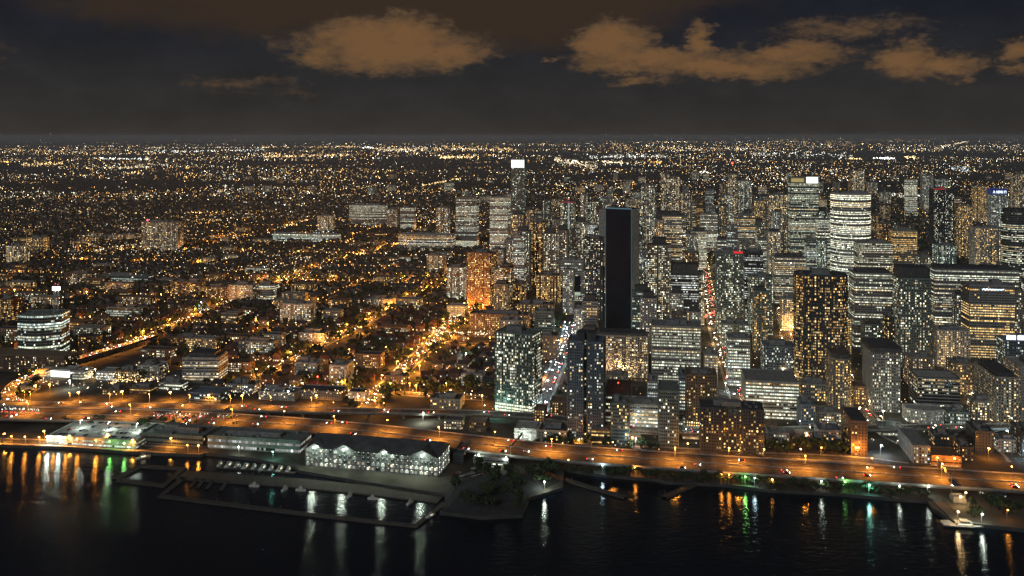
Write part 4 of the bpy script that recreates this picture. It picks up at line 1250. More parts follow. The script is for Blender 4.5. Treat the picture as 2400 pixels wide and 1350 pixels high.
# forecourt fire-bright light at the hotel, white court beside the glass cube
for i, (px, py, tone, pw, lab) in enumerate((
        (1448, 892, 'warm', 9.0, 'dazzling warm floodlight in the hotel forecourt'),
        (1460, 894, 'warm', 6.0, 'smaller warm floodlight beside the dazzling one in the hotel forecourt'),
        (1412, 893, 'sodium', 2.0, 'sodium light at the western corner of the hotel forecourt'),
        (2233, 682, 'white', 9.0, 'white floodlight in the court by the glass cube'),
        (1858, 782, 'sodium', 5.0, 'orange floodlight in front of the dazzling arcade'),
        (1490, 1052, 'cool', 1.6, 'cool blue light at the foot of the cream-ribbon office'),
        (1220, 1046, 'white', 2.0, 'white yard light at the white-lit hall'),
        (1162, 974, 'teal', 2.2, 'teal light at the foot of the balconied glass tower'),
        (992, 990, 'white', 3.0, 'white billboard light under the pale viaduct'),
        (1708, 1075, 'sodium', 3.0, 'strong sodium lamp in front of the brown recessed block'),
        (1790, 1078, 'sodium', 1.6, 'sodium lamp at the eastern corner of the brown recessed block'),
        (1924, 1074, 'sodium', 1.2, 'single sodium lamp west of the brick tower'),
        (2011, 1074, 'sodium', 1.8, 'sodium lamp right at the foot of the brick tower'),
        (2316, 1076, 'sodium', 2.6, 'sodium lamp beside the windowless dark cube'),
        (2064, 1068, 'cool', 1.8, 'cool lamp on the slip road below the lit gable end'),
        (2196, 1098, 'sodium', 1.8, 'sodium lamp in front of the western half of the orange warehouse'),
        (2236, 1100, 'sodium', 1.8, 'sodium lamp in front of the eastern half of the orange warehouse'),
        (164, 912, 'white', 3.2, 'bluish white mast light on the orange yard inside the ramp'),
        (185, 940, 'sodium', 8.0, 'high sodium mast on the western yard, first east of the ramp'), (287, 938, 'sodium', 8.0, 'high sodium mast on the western yard, second east of the ramp'),
        (400, 940, 'sodium', 7.0, 'high sodium mast on the western yard, third east of the ramp'), (490, 947, 'sodium', 6.0, 'high sodium mast on the western yard, fourth east of the ramp'),
        (568, 948, 'sodium', 6.0, 'high sodium mast on the western yard, fifth east of the ramp'), (742, 948, 'sodium', 6.0, 'high sodium mast behind the long dark shed'),
        (840, 950, 'sodium', 6.0, 'high sodium mast at the foot of the boulevard'), (1130, 948, 'sodium', 4.0, 'sodium mast west of the balconied glass tower'),
        (84, 924, 'sodium', 5.0, 'western sodium mast on the orange yard inside the ramp'),
        (117, 921, 'sodium', 3.6, 'eastern sodium mast on the orange yard inside the ramp'),
        (330, 884, 'cool', 1.2, 'cool blue lamp by the block with the blue-lit corner'),
        (205, 884, 'warm', 3.6, 'yellow tree light between the low shops'),
        (224, 884, 'warm', 3.0, 'yellow tree light beside the white-fronted store'),
        (676, 938, 'cool', 3.0, 'cool white lamp on the pale workshop yard'),
        (745, 902, 'red', 2.4, 'red sign light near the grey apartment block'),
        (1092, 846, 'white', 2.6, 'greenish white mast light east of the boulevard'),
        (960, 918, 'sodium', 2.2, 'western sodium lamp in the park behind the low amber hall'),
        (1046, 918, 'sodium', 2.2, 'eastern sodium lamp in the park behind the low amber hall'),
        (819, 836, 'sodium', 2.4, 'lone sodium lamp on a cross street among the dark houses'),
        (905, 830, 'sodium', 2.0, 'second sodium lamp east along the dark cross street'),
        (600, 762, 'sodium', 3.2, 'lone bright sodium lamp among the houses below the warm apartment block'),
        (480, 820, 'sodium', 1.6, 'sodium lamp above the terraced office'),
        (1060, 724, 'sodium', 4.0, 'bright sodium light at the amber block below the orange tower'),
        (1090, 762, 'sodium', 3.0, 'sodium light on the corner below the orange tower'),
        (820, 624, 'sodium', 4.0, 'bright sodium lamp far up the diagonal avenue'),
        (930, 652, 'sodium', 3.0, 'sodium lamp on the level cross street near its eastern end'),
        (472, 722, 'cool', 5.0, 'white billboard lamp on the diagonal avenue'),
        (1500, 645, 'white', 4.0, 'white light court north of the stub block'),
        (1245, 655, 'cool', 4.0, 'bluish plaza light between the grey towers'),
        (1690, 620, 'white', 4.0, 'white plaza light at the top of the canyon street'),
        (1915, 640, 'white', 3.0, 'white light below the logo tower'),
        (1960, 702, 'white', 5.0, 'white floodlight at the foot of the oval tower'),
        (1985, 706, 'white', 4.0, 'second white floodlight at the foot of the oval tower'),
        (2070, 985, 'white', 1.2, 'white lamp in the forecourt below the ribbed block'),
        (1700, 918, 'cool', 1.6, 'cool lamp in the lane below the blue-white office'),
        (1890, 1040, 'warm', .8, 'warm lamp among the trees west of the dark low block'))):
    lamp(G(px, py), tone, 9, 1.2, POW * pw * .8, lab, None, R(-90), head=1.0 + .35 * min(pw, 5), name='flood_lamp' if pw >= 3 else 'street_lamp', spot=156 if px < 1000 else False)

# ------------------------------------------------------------------ waterfront
def ppath(px, z=GZ):
    return wpath(px, z)


def pier_shed():
    p0, p1 = G(715, 1092), G(1027, 1118)
    e = (p1 - p0); L = e.length
    root = empty('pier_shed', p0, math.atan2(e.y, e.x))
    tag(root, 'long four-storey pier shed with brightly lit galleries and dark gabled roofs', 'pier building')
    D, FH, NF, nb = 32.0, 3.7, 4, 28
    hE = FH * NF
    bw = L / nb
    rng = np.random.default_rng(5)
    m = MB()
    m.box(0, L, 1.6, D, 0, hE)
    m.build('wall', MATS['steel_green'], root)
    m = MB(); m.box(-.3, L + .3, -.2, 1.6, -.02, .16)
    slab = m.mesh('gallery_slab', [MATS['metal_dark']])
    for k in range(NF + 1):
        link('gallery_slab', slab, root, (0, 0, k * FH))
    m = MB(); m.box(-.18, .18, -.18, .18, .16, hE)
    colm = m.mesh('gallery_post', [MATS['metal_dark']])
    for k in range(nb + 1):
        link('gallery_post', colm, root, (min(max(k * bw, .2), L - .2), .05, 0))
    for k in range(7):
        link('gallery_post', colm, root, (L + .25, .3 + k * (D - .6) / 6, 0))
    m = MB(); m.box(L + .01, L + .5, 0, D, -.02, .16)
    slab2 = m.mesh('gallery_slab', [MATS['steel_green']])
    for k in range(1, NF + 1):
        link('gallery_slab', slab2, root, (0, 0, k * FH))
    var = []
    for k in range(9):
        m = MB()
        g = [(.95, 1.0, .86), (.9, 1.0, .84), (1.0, .95, .75)][k % 3]
        br = [.02, .08, .15, .24, .38, .55, .8, 1.1, 1.6][k]
        for j in range(2):                      # two sashes and a door head in every bay
            for q, (z0, z1) in enumerate(((.35, 2.3), (2.5, 3.2))):
                m.box(-bw * .42 + j * bw * .43, -bw * .42 + (j + .93) * bw * .43 - .05, -.06, .04, z0, z1, glow=np.array(g) * br * (.75 if (j + q + k) % 3 else .25))
        m.box(-.28 + (k % 3 - 1) * .5, .28 + (k % 3 - 1) * .5, -.5, -.15, 2.75, 3.1, glow=np.array(g) * (2.0 + k * .45) * (k % 4 != 1))
        var.append(m.mesh('pane', [WIN]))
    for f in range(NF):
        for k in range(nb):
            bright = .4 + .55 * (f < 2) + .3 * (k < 7 or k > 17)
            v = int(np.clip(rng.normal(bright * 5.2, 2.3), 0, 8))
            link('pane', var[v], root, ((k + .5) * bw, 1.52, f * FH + .16))
        for k in range(6):
            v = int(np.clip(rng.normal(5.2, 1.6), 0, 8))
            link('pane', var[v], root, (L + .07, (k + .5) * D / 6, f * FH + .16), R(90))
    # main roof: hipped, ridge along the building
    def roofpart(name, x0, x1, y0, y1, zr, z0=hE + .18):
        m = MB()
        ym = (y0 + y1) / 2
        a = [(x0, y0, z0), (x1, y0, z0), (x1, y1, z0), (x0, y1, z0)]
        r0, r1 = (x0 + 4, ym, z0 + zr), (x1 - 4, ym, z0 + zr)
        m.quads([[a[0], a[1], r1, r0], [a[2], a[3], r0, r1]])
        m.ngon([a[1], a[2], r1]); m.ngon([a[3], a[0], r0])
        return m.build(name, MATS['roof_dark'], root)
    roofpart('roof', -1, L + 1, 3.5, D + 1, 6.5)
    for i, (c, wd, zr) in enumerate(((.075, 15, 4.6), (.30, 21, 5.4), (.60, 12, 3.2), (.885, 24, 5.6))):
        x = c * L
        m = MB()
        z0 = hE + .2
        f0, f1, fr = (x - wd / 2, -1.0, z0), (x + wd / 2, -1.0, z0), (x, -1.0, z0 + zr)
        b0, b1, br = (x - wd / 2, D * .62, z0), (x + wd / 2, D * .62, z0), (x, D * .62, z0 + zr)
        m.quads([[f1, b1, br, fr], [b0, f0, fr, br]])
        m.quads([[(f0[0], -1, z0 - .3), (f1[0], -1, z0 - .3), f1, f0]])
        g = m.build('cross_gable', MATS['roof_dark'], root)
        m = MB()
        m.ngon([(x - wd / 2 + 1.0, -.4, z0), (x + wd / 2 - 1.0, -.4, z0), (x, -.4, z0 + zr - .7)])
        m.build('gable_wall', MATS['metal_dark'], g)
        m = MB()
        for j in (-1, 0, 1):
            m.box(x + j * wd * .16 - 1.0, x + j * wd * .16 + 1.0, -.52, -.44, z0 + .5, z0 + 2.3 + (1.2 if j == 0 else 0), glow=(.22, .26, .21))
        tag(m.build('gable_window', WIN, g), kind='stuff')
        m = MB(); octa(m, np.array([[x, -1.6, z0 + 1.2]]), 1.0, np.array([[14, 15.5, 13]])); m.build('flood_light', WIN, root)
        ld = bpy.data.lights.new('flood_light', 'POINT'); ld.energy = 8500; ld.color = (.82, 1.0, .80); ld.shadow_soft_size = .8
        lo = bpy.data.objects.new('flood_light_source', ld); COL.objects.link(lo); lo.parent = root; lo.location = (x, -5.5, z0 + .2)
    FOOT.append((p0.x + e.x / 2, p0.y + e.y / 2, 40))


pier_shed()
b('pshed', 'long harbour shed with a row of white-lit doors west of the gabled pier shed', 486, 702, 1026, 1057, 24, 'bands', lit=.75, pal='white', wall='steel_green', fh=4.5, gain=.7, roof='roof_dark')
b('wshed', 'low dark harbour shed with amber bays beside the roof car park', 328, 474, 1018, 1043, 26, 'bands', lit=.5, pal='gold', wall='steel_green', fh=4.5, gain=.6)
b('pdeck', 'two-level car park deck with parked cars on its roof at the western shore', 108, 318, 1026, 1046, 52, 'bands', lit=.55, pal='cold', wall='concrete_grey', units=False, fh=4.5, roof='roof_mid', gain=.8)
b('gshed', 'small green-roofed pavilion behind the dark harbour shed', 320, 356, 988, 1002, 14, 'bands', lit=.4, pal='fluo', wall='steel_green', units=False)
b('fshed', 'small lit ticket shed in the ferry yard', 2236, 2262, 1166, 1180, 8, 'bands', lit=.9, pal='home', wall='concrete_warm', units=False)
b('fshed2', 'low dark store behind the ferry yard trees', 2300, 2360, 1150, 1164, 10, 'punch', lit=.3, pal='cold', wall='metal_dark', units=False)
b('qshed', 'low dark boathouse at the end of the gabled pier shed', 1062, 1086, 1062, 1086, 30, 'punch', lit=.05, wall='metal_dark', units=False)
b('yshed', 'low pale garage with a bright doorway on the open quay', 1110, 1190, 1072, 1090, 14, 'bands', lit=.5, pal='cold', wall='concrete_grey', units=False, fh=5, gain=1.2)


def dock(label, px, width, z=.7, posts=True, name='floating_dock', mat='dock_wood'):
    c = wpath(px, z)
    root = empty(name, (0, 0, 0))
    tag(root, label, 'dock')
    m = MB()
    wallstrip(m, c, -width / 2, width / 2, -.5, z)
    m.build('walkway', MATS[mat], root)
    m = MB()
    for s in (-1, 1):
        wallstrip(m, c, s * width / 2 - .15, s * width / 2 + .15, z - .3, z + .25)
    m.build('edge_beam', MATS['quay'], root)
    if posts:
        m = MB(); m.tube([(0, 0, -2), (0, 0, z + 2.2)], [.35, .3], 6)
        pm = m.mesh('mooring_post', [MATS['dock_wood']])
        for p, d in along(c, 26, 5):
            nn = Vector((-d.y, d.x, 0))
            q = p + nn * (width / 2 + .5)
            link('mooring_post', pm, root, (q.x, q.y, 0))
    return root


dock('dark floating platform moored off the western basin', [(268, 1123), (332, 1092), (428, 1098), (384, 1138), (276, 1124)], 7)
dock('long walkway pontoon in front of the gabled pier shed', [(424, 1112), (560, 1122), (700, 1132), (860, 1148), (1034, 1168)], 17)
dock('outer breakwater pontoon enclosing the dark basin', [(432, 1118), (376, 1162), (520, 1180), (700, 1202), (860, 1220), (974, 1232), (1042, 1178)], 5)
dock('short lit pontoon with moored boats west of the pier shed', [(508, 1094), (600, 1100), (692, 1108)], 4)
for i, (x, y) in enumerate(((462, 1128), (478, 1130), (500, 1132), (532, 1136))):
    q = G(x, y, .7)
    dock(['westernmost short finger pier on the long walkway', 'second short finger pier on the long walkway', 'third short finger pier on the long walkway', 'easternmost short finger pier on the long walkway'][i],
         [(x, y - 8), (x - 16, y + 14)], 2.2, posts=False, name='finger_pier')
dock('thin dark jetty slanting out from the mole corner', [(1324, 1122), (1380, 1140), (1466, 1164)], 4, 1.2, name='jetty')
dock('short dark jetty in open water east of the slanting one', [(1556, 1164), (1626, 1134)], 5, 1.2, name='jetty')
dock('ferry ramp slanting down from the expressway at the eastern quay', [(2196, 1172), (2222, 1196), (2246, 1220)], 8, GZ + .4, posts=False, name='ferry_ramp', mat='deck_concrete')


def boat_mesh(L, lit):
    hull = MB()
    st = [(-.5, .8), (-.3, 1.0), (.1, 1.0), (.35, .6), (.5, .05)]
    B = L * .17
    for (a0, w0), (a1, w1) in zip(st[:-1], st[1:]):
        x0, x1 = a0 * L, a1 * L
        for s in (-1, 1):
            hull.quads([[(x0, s * w0 * B * .6, -.3), (x1, s * w1 * B * .6, -.3), (x1, s * w1 * B, 1.2 + .3 * (a1 > .2)), (x0, s * w0 * B, 1.2 + .3 * (a0 > .2))]])
        hull.quads([[(x0, -w0 * B, 1.1), (x1, -w1 * B, 1.1), (x1, w1 * B, 1.1), (x0, w0 * B, 1.1)]])
    hull.quads([[(-.5 * L, -.8 * B, 1.2), (-.5 * L, .8 * B, 1.2), (-.5 * L, .48 * B, -.3), (-.5 * L, -.48 * B, -.3)]])
    cab = MB()
    cab.box(-.22 * L, .15 * L, -B * .6, B * .6, 1.1, 2.5)
    cab.box(-.12 * L, .08 * L, -B * .5, B * .5, 2.5, 3.6)
    win = MB()
    for s in (-1, 1):
        win.box(-.19 * L, .12 * L, s * B * .6 - .04, s * B * .6 + .04, 1.6, 2.2, glow=np.array((1.0, .85, .55)) * lit)
    win.box(.15 * L - .03, .15 * L + .05, -B * .5, B * .5, 1.6, 2.2, glow=np.array((1.0, .85, .55)) * lit)
    return hull.mesh('hull', [MATS['paint_white']]), cab.mesh('cabin', [MATS['concrete_pale']]), win.mesh('cabin_window', [WIN])


BM = [boat_mesh(9, 1.2), boat_mesh(12, 2.4), boat_mesh(30, 2.2), boat_mesh(8, .15)]


def boat(label, px, py, rz, k=0, group=None):
    p = G(px, py, 0.0)
    root = empty('motor_boat', (p.x, p.y, .1), rz)
    tag(root, label, 'boat', group)
    h, c, w = BM[k]
    link('hull', h, root); link('cabin', c, root); link('cabin_window', w, root)
    return root


ordn = ['first', 'second', 'third', 'fourth', 'fifth', 'sixth', 'seventh', 'eighth', 'ninth', 'tenth', 'eleventh', 'twelfth', 'thirteenth', 'fourteenth', 'fifteenth', 'sixteenth', 'seventeenth', 'eighteenth',
        'nineteenth', 'twentieth', 'twenty-first', 'twenty-second', 'twenty-third', 'twenty-fourth', 'twenty-fifth', 'twenty-sixth', 'twenty-seventh', 'twenty-eighth', 'twenty-ninth', 'thirtieth']
for i in range(9):
    boat(f'small white motor boat, {ordn[i]} from the west along the lit pontoon', 516 + i * 20, 1091 + i * 1.55, R(84), i % 2, 'boats at the lit pontoon')
for i, (bx, by, br_) in enumerate(((596, 1141, -8), (668, 1149, 70), (705, 1151, -8), (820, 1164, 75), (874, 1171, -10), (962, 1181, 60))):
    boat(f'dark moored launch, {ordinal(i + 1)} from the west along the long walkway pontoon', bx, by, R(br_), 3, 'launches at the long walkway')
boat('yellow-lit ferry moored at the eastern quay', 2262, 1232, R(-8), 2)
boat('small boat with a teal glow alone in the western basin', 336, 1074, R(40), 1)
boat('dark launch beside the outer breakwater pontoon', 1010, 1212, R(50), 0)

# shore lamps whose light streaks the water
for i, (px, py, tone, pw, lab) in enumerate((
        (28, 1041, 'sodium', 2.2, 'sodium lamp on the western shore, first from the picture edge'), (60, 1042, 'sodium', 2.2, 'sodium lamp on the western shore, second from the picture edge'),
        (93, 1043, 'sodium', 2.2, 'sodium lamp on the western shore, third from the picture edge'), (126, 1044, 'sodium', 2.2, 'sodium lamp on the western shore, fourth from the picture edge'),
        (155, 1045, 'sodium', 2.2, 'sodium lamp on the western shore, fifth from the picture edge'), (182, 1047, 'sodium', 2.2, 'sodium lamp on the western shore, sixth from the picture edge'),
        (226, 1050, 'sodium', 2.6, 'sodium lamp on the western shore below the car park deck'), (258, 1053, 'green', 1.6, 'western green lamp at the car park corner by the water'),
        (292, 1057, 'green', 1.6, 'eastern green lamp at the car park corner by the water'), (112, 1042, 'white', 5.0, 'powerful white floodlight on the western shore'),
        (138, 1043, 'white', 4.0, 'second white floodlight on the western shore'),
        (440, 1062, 'sodium', 1.8, 'sodium lamp on the basin quay by the dark harbour shed'), (466, 1063, 'sodium', 3.0, 'bright sodium lamp at the basin corner'),
        (560, 1066, 'white', 1.6, 'white quay lamp in front of the long harbour shed'), (640, 1078, 'teal', 1.8, 'teal quay lamp in front of the long harbour shed'),
        (1122, 1085, 'white', 2.6, 'white lamp on the garage wall of the open quay'), (1186, 1092, 'white', 2.2, 'white lamp at the eastern end of the open quay'),
        (1276, 1150, 'white', 3.0, 'lone white lamp on the small mole'), (1332, 1098, 'sodium', 3.6, 'strong sodium lamp at the mole corner'),
        (1412, 1110, 'cool', 1.6, 'cool lamp on the quay east of the mole'), (1488, 1116, 'sodium', 3.4, 'sodium lamp on the lone quay platform under the expressway'),
        (1690, 1132, 'sodium', 2.0, 'sodium lamp on the middle quay'), (1708, 1133, 'sodium', 1.6, 'second sodium lamp on the middle quay'),
        (1746, 1138, 'green', 2.4, 'green lamp on the middle quay'), (1768, 1141, 'cool', 1.0, 'cool lamp next to the green quay lamp'),
        (1809, 1145, 'sodium', 2.6, 'sodium lamp at the corner of the orange quay'), (1924, 1149, 'white', 1.0, 'pale lamp on the dark stretch of quay'),
        (1979, 1150, 'green', 3.2, 'bright green lamp under the lit trees'), (2036, 1158, 'teal', 2.8, 'teal lamp on the quay east of the green trees'),
        (2107, 1160, 'white', 1.6, 'white lamp among the quay columns'), (2174, 1162, 'white', 1.4, 'white lamp near the head of the ferry ramp'),
        (2230, 1160, 'white', 5.0, 'brilliant white lamp at the ferry yard'), (2250, 1186, 'warm', 2.6, 'yellow lamp in the middle of the ferry yard'),
        (2262, 1176, 'warm', 1.6, 'small yellow lamp beside the ferry yard shed'), (2244, 1222, 'warm', 2.4, 'yellow lamp at the tip of the ferry quay'), (2300, 1228, 'white', 2.2, 'white lamp on the ferry quay edge'),
        (2360, 1218, 'sodium', .8, 'dim sodium lamp at the eastern quay end'))):
    lamp(G(px, py), tone, 7, 1.2, POW * pw * .25, lab, None, R(-90), head=1 + .22 * min(pw, 5), name='quay_lamp')


# dark wooded mole
def mole():
    c = [G(x, y) for x, y in ((1040, 1160), (1060, 1130), (1120, 1112), (1200, 1104), (1300, 1104), (1316, 1126), (1240, 1162), (1218, 1202), (1120, 1206), (1036, 1196))]
    cx = sum(p.x for p in c) / len(c); cy_ = sum(p.y for p in c) / len(c)
    m = MB()
    rng = np.random.default_rng(3)
    rings = []
    for s, z in ((1.0, GZ), (.85, GZ + 1.6), (.6, GZ + 3.4), (.3, GZ + 4.6)):
        rings.append([(cx + (p.x - cx) * s + rng.normal(0, .8), cy_ + (p.y - cy_) * s + rng.normal(0, .8), z + (0 if s == 1 else rng.normal(0, .4))) for p in c])
    for A, Bq in zip(rings[:-1], rings[1:]):
        n = len(A)
        m.quads([[A[k], A[(k + 1) % n], Bq[(k + 1) % n], Bq[k]] for k in range(n)])
    m.ngon(rings[-1])
    tag(m.build('hill', MATS['rock']), kind='structure')


mole()

# ------------------------------------------------------------------ trees
def tree_meshes(seed, h, wd, leaf):
    rng = np.random.default_rng(seed)
    t = MB()
    t.tube([(0, 0, 0), (.1, 0, h * .25), (0, .15, h * .55)], [.32, .24, .14], 6)
    for k in range(4):
        a = k * 1.6 + rng.random()
        t.tube([(.05, 0, h * (.25 + .07 * k)), (math.cos(a) * wd * .25, math.sin(a) * wd * .25, h * .5), (math.cos(a) * wd * .36, math.sin(a) * wd * .36, h * (.62 + .05 * k))], [.14, .09, .04], 5)
    c = MB()
    lob = [(rng.normal(0, wd * .2), rng.normal(0, wd * .2), h * rng.uniform(.45, .82), wd * rng.uniform(.18, .3)) for _ in range(7)]
    V = []
    for k in range(170):
        x, y, z, r = lob[k % 7]
        d = rng.normal(0, 1, 3); d /= np.linalg.norm(d)
        p = np.array([x, y, z]) + d * r * rng.uniform(.55, 1.1) * np.array([1, 1, .8])
        u = np.cross(d, rng.normal(0, 1, 3)); u /= np.linalg.norm(u); v = np.cross(d, u) + d * rng.normal(0, .5)
        s = rng.uniform(.35, .75)
        V.append([p - u * s - v * s, p + u * s - v * s, p + u * s * .7 + v * s, p - u * s * .8 + v * s])
    c.quads(np.array(V))
    return t.mesh('trunk', [MATS['bark']]), c.mesh('crown', [MATS[leaf]])


TM = [tree_meshes(10 + k, h, wd, lf) for k, (h, wd, lf) in enumerate(((9, 8, 'leaf_dark'), (11, 9, 'leaf_dark'), (8, 7, 'leaf_mid'), (12, 8, 'leaf_mid'), (7, 7, 'leaf_dark')))]
NT_ = 0


def tree(p, label, group, rng, s=1.0):
    global NT_
    NT_ += 1
    root = empty('tree', p, rng.uniform(0, 6.28))
    k = rng.uniform(.75, 1.2) * s
    root.scale = (k, k, k * rng.uniform(.9, 1.15))
    tag(root, label, 'tree', group)
    t, c = TM[int(rng.integers(len(TM)))]
    link('trunk', t, root); link('crown', c, root)


tr = np.random.default_rng(21)
for _ in range(34):
    x = tr.uniform(1060, 1300)
    y = tr.uniform(1116, 1196) if x < 1225 else tr.uniform(1112, 1136)
    tree(G(x, y, GZ + 1.8), 'dark tree on the black wooded mole', 'trees of the wooded mole', tr, 1.1)
for x in range(1345, 2180, 15):
    xx = x + tr.uniform(-5, 5)
    yy = 1103 + (xx - 1345) * .069 + tr.uniform(-1, 7)
    g = 1725 < xx < 1790 or 1940 < xx < 2060
    tree(G(xx, yy + 4), 'green-lit tree on the quay below the expressway' if g else 'dark tree on the quay strip below the expressway', 'lit quay trees' if g else 'dark quay trees', tr, .8)
for _ in range(26):
    x = tr.uniform(1255, 1440); tree(G(x, tr.uniform(1042, 1050)), 'dark tree in the strip under the twin tower', 'trees under the twin tower', tr, .8)
for _ in range(30):
    x = tr.uniform(1800, 1985); tree(G(x, tr.uniform(1050, 1068)), 'dark tree in the grove west of the brick tower', 'grove by the brick tower', tr, 1.0)
for _ in range(40):
    x = tr.uniform(150, 560); tree(G(x, tr.uniform(992, 1008) + (x - 150) * .012), 'dark tree between the expressway and the harbour sheds', 'trees behind the harbour sheds', tr, .9)
for _ in range(16):
    x = tr.uniform(980, 1130); tree(G(x, tr.uniform(900, 926)), 'amber-lit tree in the small park behind the service street', 'small park trees', tr, 1.1)
for _ in range(14):
    tree(G(tr.uniform(30, 76), tr.uniform(888, 930)), 'dark tree inside the curve of the ramp', 'trees inside the ramp', tr, .9)
for _ in range(12):
    tree(G(tr.uniform(1465, 1545), tr.uniform(1040, 1056)), 'dark tree at the foot of the short front blocks', 'trees at the front blocks', tr, .7)

for _ in range(14):
    tree(G(tr.uniform(2275, 2400), tr.uniform(1168, 1214)), 'dark tree in the yard behind the ferry quay', 'ferry yard trees', tr, .9)
# ------------------------------------------------------------------ houses of the low quarter
SEG = [(a, c, w) for pts, w in ROADS for a, c in zip(pts[:-1], pts[1:])]
SA = np.array([[a.x, a.y] for a, c, w in SEG]); SB = np.array([[c.x, c.y] for a, c, w in SEG]); SW = np.array([w for a, c, w in SEG])
FT = np.array(FOOT)


def free(x, y, r):
    if np.any((FT[:, 0] - x) ** 2 + (FT[:, 1] - y) ** 2 < (FT[:, 2] + r) ** 2):
        return False
    d = SB - SA
    t = np.clip(((x - SA[:, 0]) * d[:, 0] + (y - SA[:, 1]) * d[:, 1]) / (d * d).sum(1), 0, 1)
    q = SA + d * t[:, None]
    return not np.any((q[:, 0] - x) ** 2 + (q[:, 1] - y) ** 2 < (SW + r - 3) ** 2)


def house_mesh(seed, w, d, h, rh, wallm, roofm, nlit):
    rng = np.random.default_rng(seed)
    m = MB()
    m.box(-w / 2, w / 2, -d / 2, d / 2, 0, h)
    m.ngon([(-w / 2, -d / 2, h), (w / 2, -d / 2, h), (0, -d / 2, h + rh)])
    m.ngon([(w / 2, d / 2, h), (-w / 2, d / 2, h), (0, d / 2, h + rh)])
    wall = m.mesh('wall', [MATS[wallm]])
    m = MB()
    o = .5
    for s in (-1, 1):
        a = (s * (w / 2 + o), -d / 2 - o, h - o * rh / (w / 2)); b_ = (s * (w / 2 + o), d / 2 + o, h - o * rh / (w / 2))
        c, e = (0, d / 2 + o, h + rh + .12), (0, -d / 2 - o, h + rh + .12)
        m.quads([[a, b_, c, e]])
        m.quads([[(a[0], a[1], a[2] - .2), (b_[0], b_[1], b_[2] - .2), (c[0], c[1], c[2] - .2), (e[0], e[1], e[2] - .2)]])
    roof = m.mesh('roof', [MATS[roofm]])
    m = MB(); m.box(w * .18, w * .18 + .8, d * .1, d * .1 + .8, h, h + rh + .9)
    chim = m.mesh('chimney', [MATS['brick_house']])
    m = MB()
    spots = [(fx, z) for z in (.9, 3.7) for fx in (-.3, 0, .3)]
    on = rng.permutation(len(spots))[:nlit]
    pal = colours('home', (len(spots),), rng)
    for k, (fx, z) in enumerate(spots):
        g = pal[k] * rng.uniform(.6, 2.0) if k in on else (0, 0, 0)
        m.box(fx * w - .6, fx * w + .6, -d / 2 - .08, -d / 2 + .05, z, z + 1.3, glow=g)
        if k % 2 == 0:
            for s in (-1, 1):
                m.box(s * (w / 2 + .02) - .06, s * (w / 2 + .02) + .06, (fx * .9) * d - .6, (fx * .9) * d + .6, z, z + 1.3, glow=g)
    return wall, roof, chim, m.mesh('window_glazing', [WIN])


HV = []
HL = ['dark brick house with red tiled roof', 'brick house, grey roof, one lit window', 'plastered house, red roof, two lit windows', 'plastered house, grey roof, three lit windows',
      'wide brick house, grey roof, two lit windows', 'wide plastered house, red roof, one lit window', 'tall plastered house, grey roof, four lit windows', 'tall brick house, red roof, three lit windows']
for k in range(8):
    w = 11 if k in (4, 5) else 8.5
    h = 8 if k >= 6 else 6
    HV.append(house_mesh(50 + k, w, 11, h, 3.0, 'brick_house' if k in (0, 1, 4, 7) else 'plaster', 'tile_red' if k in (0, 2, 5, 7) else 'tile_grey', [0, 1, 2, 3, 2, 1, 4, 3][k]))
ux, uy = math.sin(GRID), math.cos(GRID)
vx, vy = math.cos(GRID), -math.sin(GRID)
spots, treespots, lampspots = [], [], []
for it in range(0, 78):
    t = 880 + it * 23.0
    for js in range(-90, 40):
        s = js * 15.0
        x, y = vx * s + ux * t, vy * s + uy * t
        px, py = 1200 + F * x / y, Y0 + F * (HC - GZ) / y
        if not (-160 < px < 1340 - max(0, (690 - py)) * 1.2) or py > 945 or py < 520:
            continue
        if px < 330 and py > 850 - px * .12 or (px > 1180 and py < 740):
            continue
        x += tr.normal(0, 1.5); y += tr.normal(0, 1.5)
        if js % 9 == 0 or it % 8 == 4:
            if (it % 2 == 0 or js % 2 == 0) and free(x, y, 1): lampspots.append((x, y, js % 9 == 0 and it % 8 == 4))
            continue
        if tr.random() < .66 and free(x, y, 7):
            spots.append((y, x))
        elif free(x, y, 4):
            treespots.append((y, x))
        if tr.random() < .5 and it % 2 and free(x + 7, y + 9, 3):
            treespots.append((y + 9 + tr.normal(0, 1), x + 7 + tr.normal(0, 1)))
spots.sort(); treespots.sort()


def quarter(px, py):
    if px > 905 + (905 - py) * 1.0: return 'east of the bright boulevard'
    if px > 640 + (868 - py) * 1.75: return 'between the boulevard and the narrow street'
    if px > 360 + (786 - py) * 2.4: return 'between the narrow street and the long avenue'
    return 'west of the long avenue'


NH = 290
m = MB()
for it in range(4, 78, 8):
    t = 880 + it * 23.0
    a_, c_ = Vector((vx * -1400 + ux * t, vy * -1400 + uy * t, 0)), Vector((vx * 250 + ux * t, vy * 250 + uy * t, 0))
    ribbon(m, [a_, c_], -4, 4, GZ + .006)
for js in range(-90, 20, 9):
    a_, c_ = Vector((vx * js * 15 + ux * 900, vy * js * 15 + uy * 900, 0)), Vector((vx * js * 15 + ux * 2600, vy * js * 15 + uy * 2600, 0))
    ribbon(m, [a_, c_], -4, 4, GZ + .010)
tag(m.build('road', MATS['asphalt']), kind='structure')
k = 0
for x, y, big in sorted(lampspots, key=lambda q: q[1]):  # lamps added at street crossings to spread orange glow over the houses
    if big and k < 62:
        k += 1
        lamp(Vector((x, y, GZ)), 'sodium', 8, 1.3, POW * 6.5, f'added sodium lamp at a house-quarter crossing, from near to far', 'added crossing lamps of the house quarter', R(-90), head=2.2)
